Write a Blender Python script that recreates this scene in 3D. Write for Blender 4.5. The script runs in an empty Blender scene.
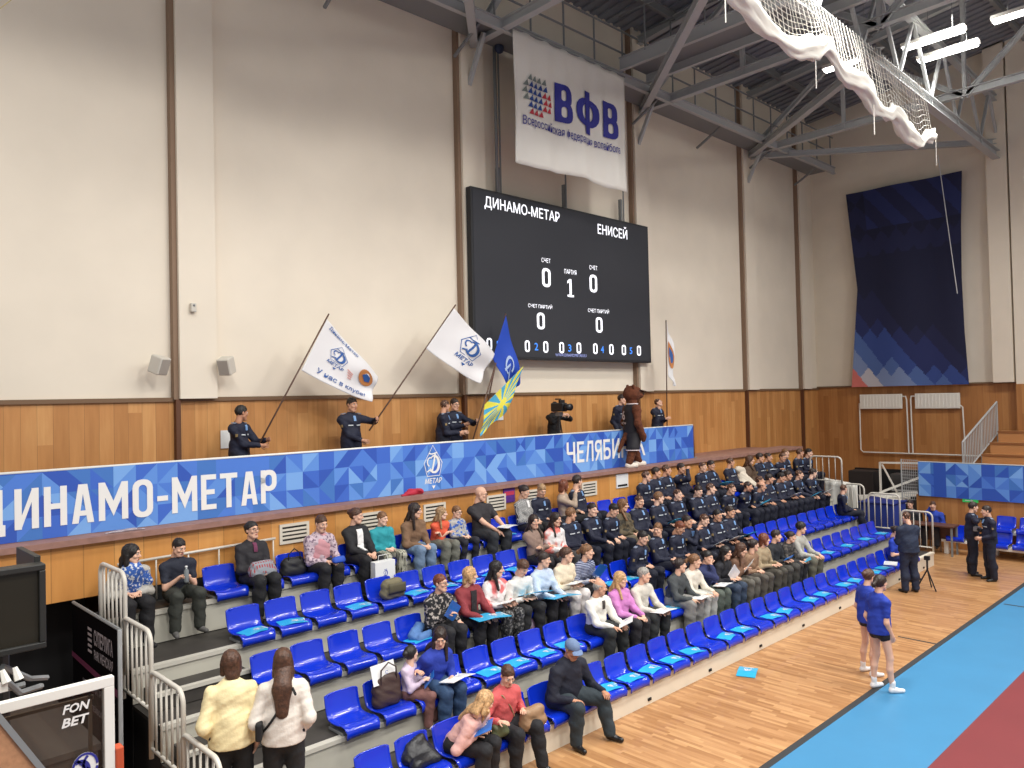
import bpy, math, random
import numpy as np
from math import sin, cos, pi, radians, sqrt
from mathutils import Vector, Matrix
C = bpy.context.scene.collection
R = random.Random(7)
# ------------------------------------------------------------------ materials
def srgb(r, g, b):
    f = lambda c: (c/255/12.92) if c/255 <= .04045 else ((c/255+.055)/1.055)**2.4
    return (f(r), f(g), f(b), 1)
_M = {}
def nt(m):
    return m.node_tree.nodes, m.node_tree.links
def mat(name, col, rough=.6, metal=0., spec=.5, coat=0., emit=None, es=0., bump=0., bscale=60., var=0., vscale=4., alpha=None, trans=0.):
    if name in _M: return _M[name]
    m = bpy.data.materials.new(name); m.use_nodes = True; N, L = nt(m)
    b = N['Principled BSDF']; c = srgb(*col)
    b.inputs['Base Color'].default_value = c
    b.inputs['Roughness'].default_value = rough; b.inputs['Metallic'].default_value = metal
    b.inputs['Specular IOR Level'].default_value = spec; b.inputs['Coat Weight'].default_value = coat
    b.inputs['Transmission Weight'].default_value = trans
    if emit: b.inputs['Emission Color'].default_value = srgb(*emit); b.inputs['Emission Strength'].default_value = es
    if alpha is not None: b.inputs['Alpha'].default_value = alpha
    if bump or var:
        tc = N.new('ShaderNodeTexCoord')
        if bump:
            n = N.new('ShaderNodeTexNoise'); n.inputs['Scale'].default_value = bscale; n.inputs['Detail'].default_value = 3
            L.new(tc.outputs['Object'], n.inputs['Vector'])
            bp = N.new('ShaderNodeBump'); bp.inputs['Strength'].default_value = bump; bp.inputs['Distance'].default_value = .01 if bscale > 30 else .025
            L.new(n.outputs['Fac'], bp.inputs['Height']); L.new(bp.outputs['Normal'], b.inputs['Normal'])
        if var:
            n2 = N.new('ShaderNodeTexNoise'); n2.inputs['Scale'].default_value = vscale; n2.inputs['Detail'].default_value = 4
            L.new(tc.outputs['Object'], n2.inputs['Vector'])
            rp = N.new('ShaderNodeValToRGB'); rp.color_ramp.elements[0].position = .3; rp.color_ramp.elements[1].position = .7
            rp.color_ramp.elements[0].color = tuple(x*(1-var) for x in c[:3])+(1,)
            rp.color_ramp.elements[1].color = tuple(min(1, x*(1+var)) for x in c[:3])+(1,)
            L.new(n2.outputs['Fac'], rp.inputs['Fac']); L.new(rp.outputs['Color'], b.inputs['Base Color'])
    _M[name] = m; return m
def pattern(name, kind, c1, c2, scale=30., rough=.8):
    if name in _M: return _M[name]
    m = mat(name, c1, rough, bump=.6, bscale=16.5); N, L = nt(m); b = N['Principled BSDF']; tc = N.new('ShaderNodeTexCoord')
    mx = N.new('ShaderNodeMix'); mx.data_type = 'RGBA'; mx.inputs[6].default_value = srgb(*c1); mx.inputs[7].default_value = srgb(*c2)
    if kind in ('hstripe', 'vstripe'):
        w = N.new('ShaderNodeTexWave'); w.bands_direction = 'Z' if kind == 'hstripe' else 'X'; w.inputs['Scale'].default_value = scale; w.inputs['Distortion'].default_value = .6
        L.new(tc.outputs['Object'], w.inputs['Vector']); src = w.outputs['Fac']
    elif kind == 'plaid':
        a = N.new('ShaderNodeTexWave'); a.bands_direction = 'X'; a.inputs['Scale'].default_value = scale
        d = N.new('ShaderNodeTexWave'); d.bands_direction = 'Y'; d.inputs['Scale'].default_value = scale
        L.new(tc.outputs['Object'], a.inputs['Vector']); L.new(tc.outputs['Object'], d.inputs['Vector'])
        mm = N.new('ShaderNodeMath'); mm.operation = 'MAXIMUM'; L.new(a.outputs['Fac'], mm.inputs[0]); L.new(d.outputs['Fac'], mm.inputs[1]); src = mm.outputs[0]
    else:
        n = N.new('ShaderNodeTexNoise'); n.inputs['Scale'].default_value = scale; n.inputs['Detail'].default_value = 1.5
        L.new(tc.outputs['Object'], n.inputs['Vector']); src = n.outputs['Fac']
    rp = N.new('ShaderNodeValToRGB'); rp.color_ramp.elements[0].position = .52; rp.color_ramp.elements[1].position = .6
    L.new(src, rp.inputs['Fac']); L.new(rp.outputs['Color'], mx.inputs[0]); L.new(mx.outputs[2], b.inputs['Base Color'])
    return m
def planks(name, c1, c2, c3, axis, width, length, rough=.45, grain=14., gap=True, coat=0.):
    """wood boards; axis = direction the boards run ('X','Y','Z'); world position drives the boards"""
    if name in _M: return _M[name]
    m = mat(name, c1, rough, coat=coat); N, L = nt(m); b = N['Principled BSDF']
    g = N.new('ShaderNodeNewGeometry'); s = N.new('ShaderNodeSeparateXYZ'); L.new(g.outputs['Position'], s.inputs[0])
    if axis == 'Z':
        ad = N.new('ShaderNodeMath'); ad.operation = 'ADD'; L.new(s.outputs['X'], ad.inputs[0]); L.new(s.outputs['Y'], ad.inputs[1]); across = ad.outputs[0]; along = s.outputs['Z']
    elif axis == 'X': across = s.outputs['Y']; along = s.outputs['X']
    else: across = s.outputs['X']; along = s.outputs['Y']
    def M(op, a, v=None, b_=None):
        n = N.new('ShaderNodeMath'); n.operation = op; L.new(a, n.inputs[0])
        if b_ is not None: L.new(b_, n.inputs[1])
        elif v is not None: n.inputs[1].default_value = v
        return n.outputs[0]
    ai = M('FLOOR', M('DIVIDE', across, width))
    wn = N.new('ShaderNodeTexWhiteNoise'); wn.noise_dimensions = '1D'; L.new(ai, wn.inputs['W'])
    al = M('ADD', M('DIVIDE', along, length), b_=M('MULTIPLY', wn.outputs['Value'], 7.3))
    cb = N.new('ShaderNodeCombineXYZ'); L.new(ai, cb.inputs[0]); L.new(M('FLOOR', al), cb.inputs[1])
    w2 = N.new('ShaderNodeTexWhiteNoise'); w2.noise_dimensions = '2D'; L.new(cb.outputs[0], w2.inputs['Vector'])
    rp = N.new('ShaderNodeValToRGB'); e = rp.color_ramp.elements; e[0].color = srgb(*c1); e[1].color = srgb(*c3); k = e.new(.55); k.color = srgb(*c2)
    gc = N.new('ShaderNodeCombineXYZ'); L.new(M('MULTIPLY', across, grain*3), gc.inputs[0]); L.new(M('MULTIPLY', along, 1.6), gc.inputs[1]); L.new(w2.outputs['Value'], gc.inputs[2])
    no = N.new('ShaderNodeTexNoise'); no.inputs['Scale'].default_value = 1.; no.inputs['Detail'].default_value = 4; L.new(gc.outputs[0], no.inputs['Vector'])
    mix = M('ADD', M('MULTIPLY', w2.outputs['Value'], .7), b_=M('MULTIPLY', M('SUBTRACT', no.outputs['Fac'], .35), .9))
    L.new(mix, rp.inputs['Fac']); out = rp.outputs['Color']
    if gap:
        fr = M('FRACT', M('DIVIDE', across, width)); lt = M('LESS_THAN', fr, .035)
        mx = N.new('ShaderNodeMix'); mx.data_type = 'RGBA'; L.new(M('MULTIPLY', lt, .35), mx.inputs[0]); L.new(out, mx.inputs[6]); mx.inputs[7].default_value = srgb(90, 60, 35); out = mx.outputs[2]
    L.new(out, b.inputs['Base Color']); return m
# ------------------------------------------------------------------ mesh builder
def place(o, parent):
    C.objects.link(o)
    if parent is not None: o.parent = parent
    return o
class MB:
    def __init__(s): s.v = []; s.f = []; s.m = []
    def add(s, vs, fs, mi=0):
        n = len(s.v); s.v += [tuple(v) for v in vs]; s.f += [tuple(i+n for i in f) for f in fs]; s.m += [mi]*len(fs); return s
    def box(s, c, d, mi=0, rot=None, ch=0.):
        x, y, z = d[0]/2, d[1]/2, d[2]/2
        vs = [Vector((i*x, j*y, k*z)) for i in (-1, 1) for j in (-1, 1) for k in (-1, 1)]
        if rot is not None: vs = [rot @ v for v in vs]
        vs = [v+Vector(c) for v in vs]
        return s.add(vs, [(0, 1, 3, 2), (4, 6, 7, 5), (0, 4, 5, 1), (2, 3, 7, 6), (0, 2, 6, 4), (1, 5, 7, 3)], mi)
    def b2(s, lo, hi, mi=0):
        return s.box([(a+b)/2 for a, b in zip(lo, hi)], [b-a for a, b in zip(lo, hi)], mi)
    def tube(s, pts, r, n=8, mi=0, cap=True):
        pts = [Vector(p) for p in pts]; rs = r if isinstance(r, (list, tuple)) else [r]*len(pts)
        vs = []; fs = []; up = None
        for i, p in enumerate(pts):
            t = (pts[min(i+1, len(pts)-1)]-pts[max(i-1, 0)]).normalized()
            if up is None: up = Vector((0, 0, 1)) if abs(t.z) < .9 else Vector((1, 0, 0))
            a = t.cross(up)
            if a.length < 1e-4: up = Vector((1, .1, 0)); a = t.cross(up)
            a.normalize(); b = a.cross(t).normalized(); up = b
            for k in range(n):
                an = 2*pi*k/n; vs.append(p+(a*cos(an)+b*sin(an))*rs[i])
        for i in range(len(pts)-1):
            for k in range(n): fs.append((i*n+k, i*n+(k+1) % n, (i+1)*n+(k+1) % n, (i+1)*n+k))
        if cap: fs.append(tuple(range(n))[::-1]); fs.append(tuple(range((len(pts)-1)*n, len(pts)*n)))
        return s.add(vs, fs, mi)
    def beam(s, p, q, w, h, mi=0):
        p, q = Vector(p), Vector(q); t = (q-p).normalized(); up = Vector((0, 0, 1)) if abs(t.z) < .95 else Vector((1, 0, 0))
        a = t.cross(up).normalized(); b = a.cross(t).normalized()
        vs = [e+a*i*w/2+b*j*h/2 for e in (p, q) for i, j in ((-1, -1), (1, -1), (1, 1), (-1, 1))]
        return s.add(vs, [(3, 2, 1, 0), (4, 5, 6, 7), (0, 1, 5, 4), (1, 2, 6, 5), (2, 3, 7, 6), (3, 0, 4, 7)], mi)
    def ibeam(s, p, q, w, h, mi=0):
        p, q = Vector(p), Vector(q); t = (q-p).normalized(); up = Vector((0, 0, 1)) if abs(t.z) < .95 else Vector((1, 0, 0))
        b = t.cross(up).normalized().cross(t).normalized()
        s.beam(p+b*h/2, q+b*h/2, w, .02, mi); s.beam(p-b*h/2, q-b*h/2, w, .02, mi); s.beam(p, q, .02, h, mi); return s
    def ball(s, c, r, mi=0, n=10, m=7, rot=None):
        r = (r, r, r) if not isinstance(r, (tuple, list)) else r
        vs = [Vector((0, 0, -r[2]))]; fs = []
        for j in range(1, m):
            ph = -pi/2+pi*j/m
            for i in range(n): vs.append(Vector((r[0]*cos(ph)*cos(2*pi*i/n), r[1]*cos(ph)*sin(2*pi*i/n), r[2]*sin(ph))))
        vs.append(Vector((0, 0, r[2]))); T = len(vs)-1
        for i in range(n):
            fs.append((0, 1+(i+1) % n, 1+i)); fs.append((T, 1+(m-2)*n+i, 1+(m-2)*n+(i+1) % n))
            for j in range(m-2): fs.append((1+j*n+i, 1+j*n+(i+1) % n, 1+(j+1)*n+(i+1) % n, 1+(j+1)*n+i))
        if rot is not None: vs = [rot @ v for v in vs]
        return s.add([v+Vector(c) for v in vs], fs, mi)
    def grid(s, fn, nu, nv, mi=0, thick=0.):
        """fn(u,v)->point ; optional thickness makes a closed slab"""
        P = [[Vector(fn(i/nu, j/nv)) for j in range(nv+1)] for i in range(nu+1)]
        vs = [p for row in P for p in row]; W = nv+1
        mf = mi if callable(mi) else (lambda u, v: mi)
        n0 = len(s.v)
        if thick:
            T = []
            for i in range(nu+1):
                for j in range(nv+1):
                    a = P[min(i+1, nu)][j]-P[max(i-1, 0)][j]; b = P[i][min(j+1, nv)]-P[i][max(j-1, 0)]
                    n = a.cross(b); n = n.normalized() if n.length > 1e-9 else Vector((0, 0, 1)); T.append(P[i][j]-n*thick)
            s.v += [tuple(v) for v in vs]+[tuple(v) for v in T]; K = len(vs)
        else: s.v += [tuple(v) for v in vs]
        for i in range(nu):
            for j in range(nv):
                q = (i*W+j, (i+1)*W+j, (i+1)*W+j+1, i*W+j+1); s.f.append(tuple(n0+x for x in q)); s.m.append(mf((i+.5)/nu, (j+.5)/nv))
                if thick: s.f.append(tuple(n0+K+x for x in q[::-1])); s.m.append(mf((i+.5)/nu, (j+.5)/nv))
        if thick:
            ring = [i*W for i in range(nu+1)]+[nu*W+j for j in range(1, nv+1)]+[i*W+nv for i in range(nu-1, -1, -1)]+[j for j in range(nv-1, 0, -1)]
            for a, b in zip(ring, ring[1:]+ring[:1]): s.f.append((n0+b, n0+a, n0+K+a, n0+K+b)); s.m.append(mf(.5, .5))
        return s
    def build(s, name, mats, parent=None, smooth=False, bevel=0., local=False):
        if not isinstance(mats, (list, tuple)): mats = [mats]
        me = bpy.data.meshes.new(name); off = Vector((0, 0, 0))
        if parent is not None and not local:
            off = Vector(parent.location); q = parent.parent
            while q: off += Vector(q.location); q = q.parent
        org = off
        vs = s.v
        o = bpy.data.objects.new(name, me)
        if parent is None and not local:
            A = np.array(vs); lo, hi = A.min(0), A.max(0); org = Vector(((lo[0]+hi[0])/2, (lo[1]+hi[1])/2, lo[2])); o.location = org
        me.from_pydata([(v[0]-org[0], v[1]-org[1], v[2]-org[2]) for v in vs], [], s.f)
        for m in mats: me.materials.append(m)
        if len(mats) > 1: me.polygons.foreach_set('material_index', s.m)
        if smooth: me.polygons.foreach_set('use_smooth', [True]*len(me.polygons))
        me.update()
        if bevel:
            b = o.modifiers.new('Bevel', 'BEVEL'); b.width = bevel; b.segments = 2; b.limit_method = 'ANGLE'; b.angle_limit = radians(40)
        return place(o, parent)
def tag(o, label, cat, group=None):
    o['label'] = label; o['category'] = cat
    if group: o['group'] = group
    return o
def thing(name, label, cat, loc=(0, 0, 0), rz=0., group=None):
    o = bpy.data.objects.new(name, None); o.empty_display_size = .1; C.objects.link(o); o.location = loc; o.rotation_euler = (0, 0, rz)
    return tag(o, label, cat, group)
def struct(o): o['kind'] = 'structure'; return o
def dup(root, loc=None, rz=None, label=None, group=None):
    r = root.copy(); C.objects.link(r)
    if loc is not None: r.location = loc
    if rz is not None: r.rotation_euler = (0, 0, rz)
    if label: r['label'] = label
    if group: r['group'] = group
    def rec(a, b):
        for ch in list(a.children):
            c = ch.copy(); C.objects.link(c); c.parent = b; rec(ch, c)
    rec(root, r); return r
# ------------------------------------------------------------------ lettering
_T = {}
def text2d(s, bold=0., res=2):
    key = (s, bold)
    if key in _T: return _T[key]
    c = bpy.data.curves.new('t', 'FONT'); c.body = s; c.resolution_u = res; c.offset = bold
    o = bpy.data.objects.new('t', c); C.objects.link(o)
    me = bpy.data.meshes.new_from_object(o.evaluated_get(bpy.context.evaluated_depsgraph_get()))
    V = [(v.co.x, v.co.y) for v in me.vertices]; F = [tuple(p.vertices) for p in me.polygons]
    bpy.data.objects.remove(o); bpy.data.curves.remove(c); bpy.data.meshes.remove(me)
    x0 = min(v[0] for v in V); x1 = max(v[0] for v in V); y0 = min(v[1] for v in V); y1 = max(v[1] for v in V)
    V = [((x-x0)/(x1-x0)-.5, (y-y0)/(y1-y0)-.5) for x, y in V]
    _T[key] = (V, F); return _T[key]
def text(mb, s, w, h, fn, bold=0., mi=0, cx=0., cy=0., shear=0.):
    """lettering w x h centred on (cx,cy) of a surface; fn(a,b) -> 3-D point just above it"""
    V, F = text2d(s, bold); mb.add([fn(cx+x*w+shear*y*h, cy+y*h) for x, y in V], F, mi); return mb
def poly(mb, pts, fn, mi=0): return mb.add([fn(*p) for p in pts], [tuple(range(len(pts)))], mi)
def stroke(mb, pts, w, fn, mi=0, closed=False):
    P = [Vector(p) for p in pts]; n = len(P); L = []; Q = []
    for i in range(n):
        a = P[(i-1) % n] if (closed or i > 0) else P[i]; b = P[(i+1) % n] if (closed or i < n-1) else P[i]
        t = (b-a); t = t.normalized() if t.length else Vector((1, 0)); nn = Vector((-t.y, t.x))
        ww = w(i/(n-1)) if callable(w) else w
        L.append(P[i]+nn*ww/2); Q.append(P[i]-nn*ww/2)
    vs = [fn(*p) for p in L+Q]; fs = []
    for i in range(n if closed else n-1): j = (i+1) % n; fs.append((n+i, n+j, j, i))
    return mb.add(vs, fs, mi)
def arc(cx, cy, rx, ry, a0, a1, n=14, rot=0.):
    out = []
    for i in range(n+1):
        a = radians(a0+(a1-a0)*i/n); x, y = rx*cos(a), ry*sin(a); out.append((cx+x*cos(rot)-y*sin(rot), cy+x*sin(rot)+y*cos(rot)))
    return out
def rring(x0, y0, x1, y1, t, th=None, gap=None):
    th = th or t; n = 20; o = []; q = []
    def rr(x0, y0, x1, y1, r):
        out = []
        for cx, cy, a0 in ((x1-r, y1-r, 0), (x0+r, y1-r, 90), (x0+r, y0+r, 180), (x1-r, y0+r, 270)):
            for k in range(5): a = radians(a0+22.5*k); out.append((cx+r*cos(a), cy+r*sin(a)))
        return out
    r = min(x1-x0, y1-y0)*.42; A = rr(x0, y0, x1, y1, r); B = rr(x0+t, y0+th, x1-t, y1-th, max(.02, min(r-min(t, th)*.8, (x1-x0-2*t)/2-.001, (y1-y0-2*th)/2-.001)))
    P = [[A[k], A[(k+1) % n], B[(k+1) % n], B[k]] for k in range(n)]
    return P if gap is None else [p for p in P if not gap(sum(v[0] for v in p)/4, sum(v[1] for v in p)/4)]
def glyph(c, t=.155):
    bx = lambda a, b, c_, d: [(a, b), (c_, b), (c_, d), (a, d)]
    w = {'М': .74, 'Ф': .78, '-': .3, '1': .34, 'Е': .46, 'Т': .54, 'Д': .62}.get(c, .54); h = .145
    V = lambda x, y0=0, y1=1: bx(x, y0, x+t, y1)
    if c in 'ИЙ': P = [V(0), V(w-t), [(t, .04), (w-t, .66), (w-t, .96), (t, .34)]]
    elif c == 'Н': P = [V(0), V(w-t), bx(t, .43, w-t, .57)]
    elif c == 'А': P = [[(0, 0), (t, 0), (w/2+.01, .82), (w/2+.01, 1), (w/2-.11, 1)], [(w-t, 0), (w, 0), (w/2+.11, 1), (w/2-.01, 1), (w/2-.01, .82)], bx(.13, .19, w-.13, .32)]
    elif c == 'М': P = [V(0), V(w-t), [(t, 1), (t, .6), (w/2, .1), (w/2, .5)], [(w-t, 1), (w/2, .5), (w/2, .1), (w-t, .6)]]
    elif c in 'О0': P = rring(0, -.01, w, 1.01, t, h)
    elif c == '-': P = [bx(0, .38, w, .52)]
    elif c == 'Е': P = [V(0), bx(t, 0, w, h), bx(t, .43, w-.05, .57), bx(t, 1-h, w, 1)]
    elif c == 'Т': P = [bx(0, 1-h, w, 1), bx(w/2-t/2, 0, w/2+t/2, 1-h)]
    elif c == 'Р': P = [V(0)]+rring(0, .36, w, 1, t, h)
    elif c == 'Д': P = [V(w-t-.05, h, 1), [(.05, h), (.05+t*.9, h), (.19+t*.9, 1-h), (.17, 1-h)], bx(.17, 1-h, w-t-.05, 1), bx(0, 0, w, h), bx(0, -.13, t*.75, 0), bx(w-t*.75, -.13, w, 0)]
    elif c == 'Ч': P = [V(w-t), V(0, .5, 1), [(0, .5), (.08, .4), (w-t, .4), (w-t, .54), (t, .54)]]
    elif c == 'Л': P = [V(w-t), [(0, 0), (t*.9, 0), (.14+t*.9, 1-h), (.13, 1-h)], bx(.13, 1-h, w-t, 1)]
    elif c == 'Я': P = [V(w-t)]+rring(0, .38, w, 1, t, h)+[[(0, 0), (t, 0), (w-t-.02, .42), (.2, .42)]]
    elif c == 'Б': P = [V(0), bx(t, 1-h, w-.04, 1)]+rring(0, 0, w, .6, t, h)
    elif c == 'В': P = [V(0)]+rring(0, 0, w, .57, t, h)+rring(0, .43, w-.03, 1, t, h)
    elif c == 'С': P = rring(0, -.01, w, 1.01, t, h, lambda x, y: x > w*.6 and .34 < y < .66)
    elif c == 'К': P = [V(0), [(t, .38), (w-t*1.1, 1), (w, 1), (t, .7-.1)], [(t+.06, .52), (w-t, 0), (w+.02, 0), (t+.17, .66)]]
    elif c == 'Ф': P = [V(w/2-t/2, -.08, 1.08)]+rring(0, .12, w, .88, t, h)
    elif c == '1': P = [bx(.12, 0, .24, 1), [(.0, .72), (.12, .84), (.12, 1), (0, .86)], bx(0, 0, .36, .11)]
    return w, P
def gtext(mb, s, x0, x1, z0, z1, fn, gap=.1, t=.155, mi=0, slope=0.):
    G = [glyph(c, t) for c in s]; W = sum(g[0] for g in G)+gap*(len(s)-1); k = (x1-x0)/W; x = 0
    for w, P in G:
        for p in P: poly(mb, [(x0+(x+a)*k, z0+b*(z1-z0)+slope*(x+a)*k) for a, b in p], fn, mi)
        x += w+gap
    return mb
def emblem(mb, cx, cy, S, fn, mi=0, rot=0., lozenge=True):
    """the club badge: cursive D inside a lozenge, club word below; S = total height"""
    ca, sa = cos(rot), sin(rot)
    g = lambda a, b: fn(cx+(a*ca-b*sa)*S, cy+(a*sa+b*ca)*S)
    if lozenge: stroke(mb, [(0, .5), (.25, .1), (.17, -.2), (-.17, -.2), (-.25, .1)], .018, g, mi, True)
    stroke(mb, arc(.03, .07, .13, .19, 130, -150, 16), lambda t: .02+.05*sin(pi*t), g, mi)
    stroke(mb, [(.06, .3), (.02, .1), (-.03, -.08)], .045, g, mi)
    stroke(mb, arc(-.08, .12, .08, .1, 60, 250, 8), .03, g, mi)
    stroke(mb, [(-.17, -.1), (-.1, -.06), (-.02, -.12), (.08, -.12)], .035, g, mi)
    stroke(mb, [(-.12, .32), (-.03, .3), (.12, .33)], .03, g, mi)
    text(mb, 'МЕТАР', .46, .12, g, .02, mi, 0, -.31, .2)
    poly(mb, [(-.05, -.42), (.05, -.42), (0, -.5)], g, mi)
# ------------------------------------------------------------------ camera
cam = bpy.data.cameras.new('camera'); co = bpy.data.objects.new('camera', cam); C.objects.link(co)
cam.sensor_width = 36; cam.lens = 36*776.26/1024; cam.clip_end = 200
yaw, pit, rol = .800894, .019004, -.022365
fw = Vector((cos(yaw)*cos(pit), sin(yaw)*cos(pit), sin(pit))); rt = Vector((sin(yaw), -cos(yaw), 0)); up = rt.cross(fw)
r2 = rt*cos(rol)+up*sin(rol); u2 = up*cos(rol)-rt*sin(rol)
co.matrix_world = Matrix(((r2.x, u2.x, -fw.x, 0), (r2.y, u2.y, -fw.y, 0), (r2.z, u2.z, -fw.z, 4.2), (0, 0, 0, 1)))
sc = bpy.context.scene; sc.camera = co
# ------------------------------------------------------------------ palette
PL = mat('plaster', (232, 221, 203), .9, var=.03, vscale=1.2)
PLD = mat('plaster_shaded', (140, 116, 96), .9)  # plaster with shade put into its colour, for the pilaster sides
WW = planks('wall_wood', (176, 120, 66), (196, 138, 80), (212, 158, 98), 'Z', .19, 2.6, .45, 5.)
WL = planks('ledge_wood', (196, 134, 70), (210, 148, 80), (220, 162, 94), 'Z', .34, 3., .4, 4.)
FL = planks('parquet', (148, 102, 60), (176, 130, 86), (198, 154, 106), 'Y', .055, .5, .42, 6., gap=False, coat=.15)
LEDGE = mat('ledge_top', (150, 112, 100), .6, var=.15, vscale=9)
STEEL = mat('grey_steel', (176, 178, 178), .6)
STEELD = mat('dark_steel', (128, 130, 130), .6)
DECK = mat('roof_deck', (134, 138, 146), .6)
WHITE = mat('white_paint', (232, 229, 220), .45)
RAILM = mat('rail_paint', (208, 202, 190), .4)
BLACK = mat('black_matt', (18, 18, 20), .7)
RISER = mat('riser_panel', (186, 182, 168), .6, var=.05, vscale=3)
RISERF = mat('front_riser', (226, 216, 196), .5, var=.03, vscale=3)
TREAD = mat('rubber_tread', (58, 54, 50), .6, var=.15, vscale=5)
NOSE = mat('tier_nosing', (190, 186, 174), .5)
BLUES = [mat('banner_blue_%s' % n, c, .55) for n, c in zip('abcdef', ((44, 84, 178), (58, 102, 196), (74, 122, 208), (92, 142, 216), (118, 166, 226), (64, 116, 190)))]
LET = mat('banner_white', (232, 230, 226), .6)
SEATB = mat('seat_plastic', (12, 48, 190), .2, spec=.6, coat=.4)
def slab(name, lo, hi, m, **k): return struct(MB().b2(lo, hi).build(name, m, **k))
# ------------------------------------------------------------------ shell
slab('floor', (-1, -4, -.1), (22.5, 12, 0), FL)
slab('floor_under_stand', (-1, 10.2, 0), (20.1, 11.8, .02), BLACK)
fl2 = slab('floor_end', (22.5, -4, -.1), (26.3, 12, 0), mat('grey_floor', (120, 105, 90), .7))
YS = 4.45
struct(MB().b2((-1, -2.5, 0), (22.3, YS-.09, .004)).build('floor_court_blue', mat('court_blue', (62, 128, 170), .45, var=.04, vscale=1.5)))
struct(MB().b2((-1, YS-.09, 0), (22.3, YS+.0, .005)).build('floor_court_edge', mat('court_edge', (46, 48, 50), .8)))
struct(MB().b2((-1, -2.4, .004), (20.6, 3.1, .007)).build('floor_court_red', mat('court_red', (120, 48, 51), .5, var=.04, vscale=1.5)))
struct(MB().b2((13.9, 4.45, 0), (13.95, 5.05, .003)).b2((17.3, 3.0, .004), (17.36, 4.3, .0065)).build('floor_marking', mat('marking', (52, 50, 50), .6)))
# long wall: wood below z 4.29, plaster above
struct(MB().b2((-1, 11.8, 0), (26.3, 12., 4.29)).build('wall_left_panelling', WW))
struct(MB().b2((-1, 11.84, 4.29), (26.3, 12., 15)).build('wall_left', PL))
struct(MB().b2((-1, 11.76, 4.27), (26.0, 11.84, 4.33)).build('trim_1', mat('cap_trim', (120, 92, 66), .6)))
struct(MB().b2((26, -4, 0), (26.3, 11.9, 4.35)).build('wall_far_panelling', planks('end_wood', (160, 106, 58), (176, 120, 68), (190, 136, 82), 'Z', .16, 3., .45, 5.)))
struct(MB().b2((26.04, -4, 4.35), (26.3, 11.9, 16)).build('wall_far', PL))
struct(MB().b2((25.95, -4, 4.33), (26.04, 11.8, 4.38)).build('trim_2', mat('cap_trim', (120, 92, 66), .6)))
for i, (x, w) in enumerate(((4.47, .56), (10.08, .6), (15.78, .55), (21.15, .6), (24.75, .55))):
    struct(MB().b2((x, 11.66, 4.31), (x+w, 11.86, 14.5)).build('wall_left_pilaster', PL))
    struct(MB().b2((x-.05, 11.70, 0), (x+.02, 11.82, 4.3)).build('wall_left_batten', mat('batten', (96, 58, 34), .6)))
    struct(MB().b2((x-.07, 11.72, 4.3), (x, 11.86, 14.5)).build('wall_left_shaded_side', PLD))  # darker strip paints the shaded left side of the pilaster
struct(MB().b2((25.75, 5.95, 4.36), (26.1, 6.47, 15)).build('wall_far_pilaster', PL))
struct(MB().b2((25.75, 3.2, 0), (26.05, 5.9, 4.3)).build('wall_far_bay', _M['end_wood']))
struct(MB().b2((25.78, 3.2, 4.3), (26.05, 5.9, 15)).build('wall_far_bay_plaster', PL))
# roof deck, corrugated
def zr(y): return 13.4+(11.9-y)*.13
rd = MB(); n = 190
for i in range(n):
    x0 = -2+i*.15; zz = .0 if i % 2 else .05
    rd.add([(x0, 11.9, zr(11.9)+zz), (x0+.15, 11.9, zr(11.9)+zz), (x0+.15, -4, zr(-4)+zz), (x0, -4, zr(-4)+zz)], [(0, 1, 2, 3)])
    rd.add([(x0+.15, 11.9, zr(11.9)), (x0+.15, 11.9, zr(11.9)+.05), (x0+.15, -4, zr(-4)+.05), (x0+.15, -4, zr(-4))], [(0, 1, 2, 3)])
struct(rd.build('ceiling', DECK))
# ------------------------------------------------------------------ ledge in front of the long wall
struct(MB().b2((-1, 10.18, 1.96), (21.2, 10.3, 2.6)).build('wall_ledge_front', WL))
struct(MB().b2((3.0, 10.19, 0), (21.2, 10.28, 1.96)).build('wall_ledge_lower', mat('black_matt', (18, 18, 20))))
struct(MB().b2((-1, 10.10, 2.6), (21.2, 10.75, 2.67)).build('trim_3', LEDGE))
struct(MB().b2((-1, 10.75, 2.45), (21.2, 11.8, 2.6)).build('floor_balcony', LEDGE))
struct(MB().b2((-1, 11.0, 0), (2.98, 11.1, 2.45)).build('shade_under_balcony', BLACK))  # black backdrop stands for the shade in the void under the balcony
struct(MB().b2((21.1, 10.1, 0), (21.2, 11.8, 2.6)).build('wall_ledge_side', WL))
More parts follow.
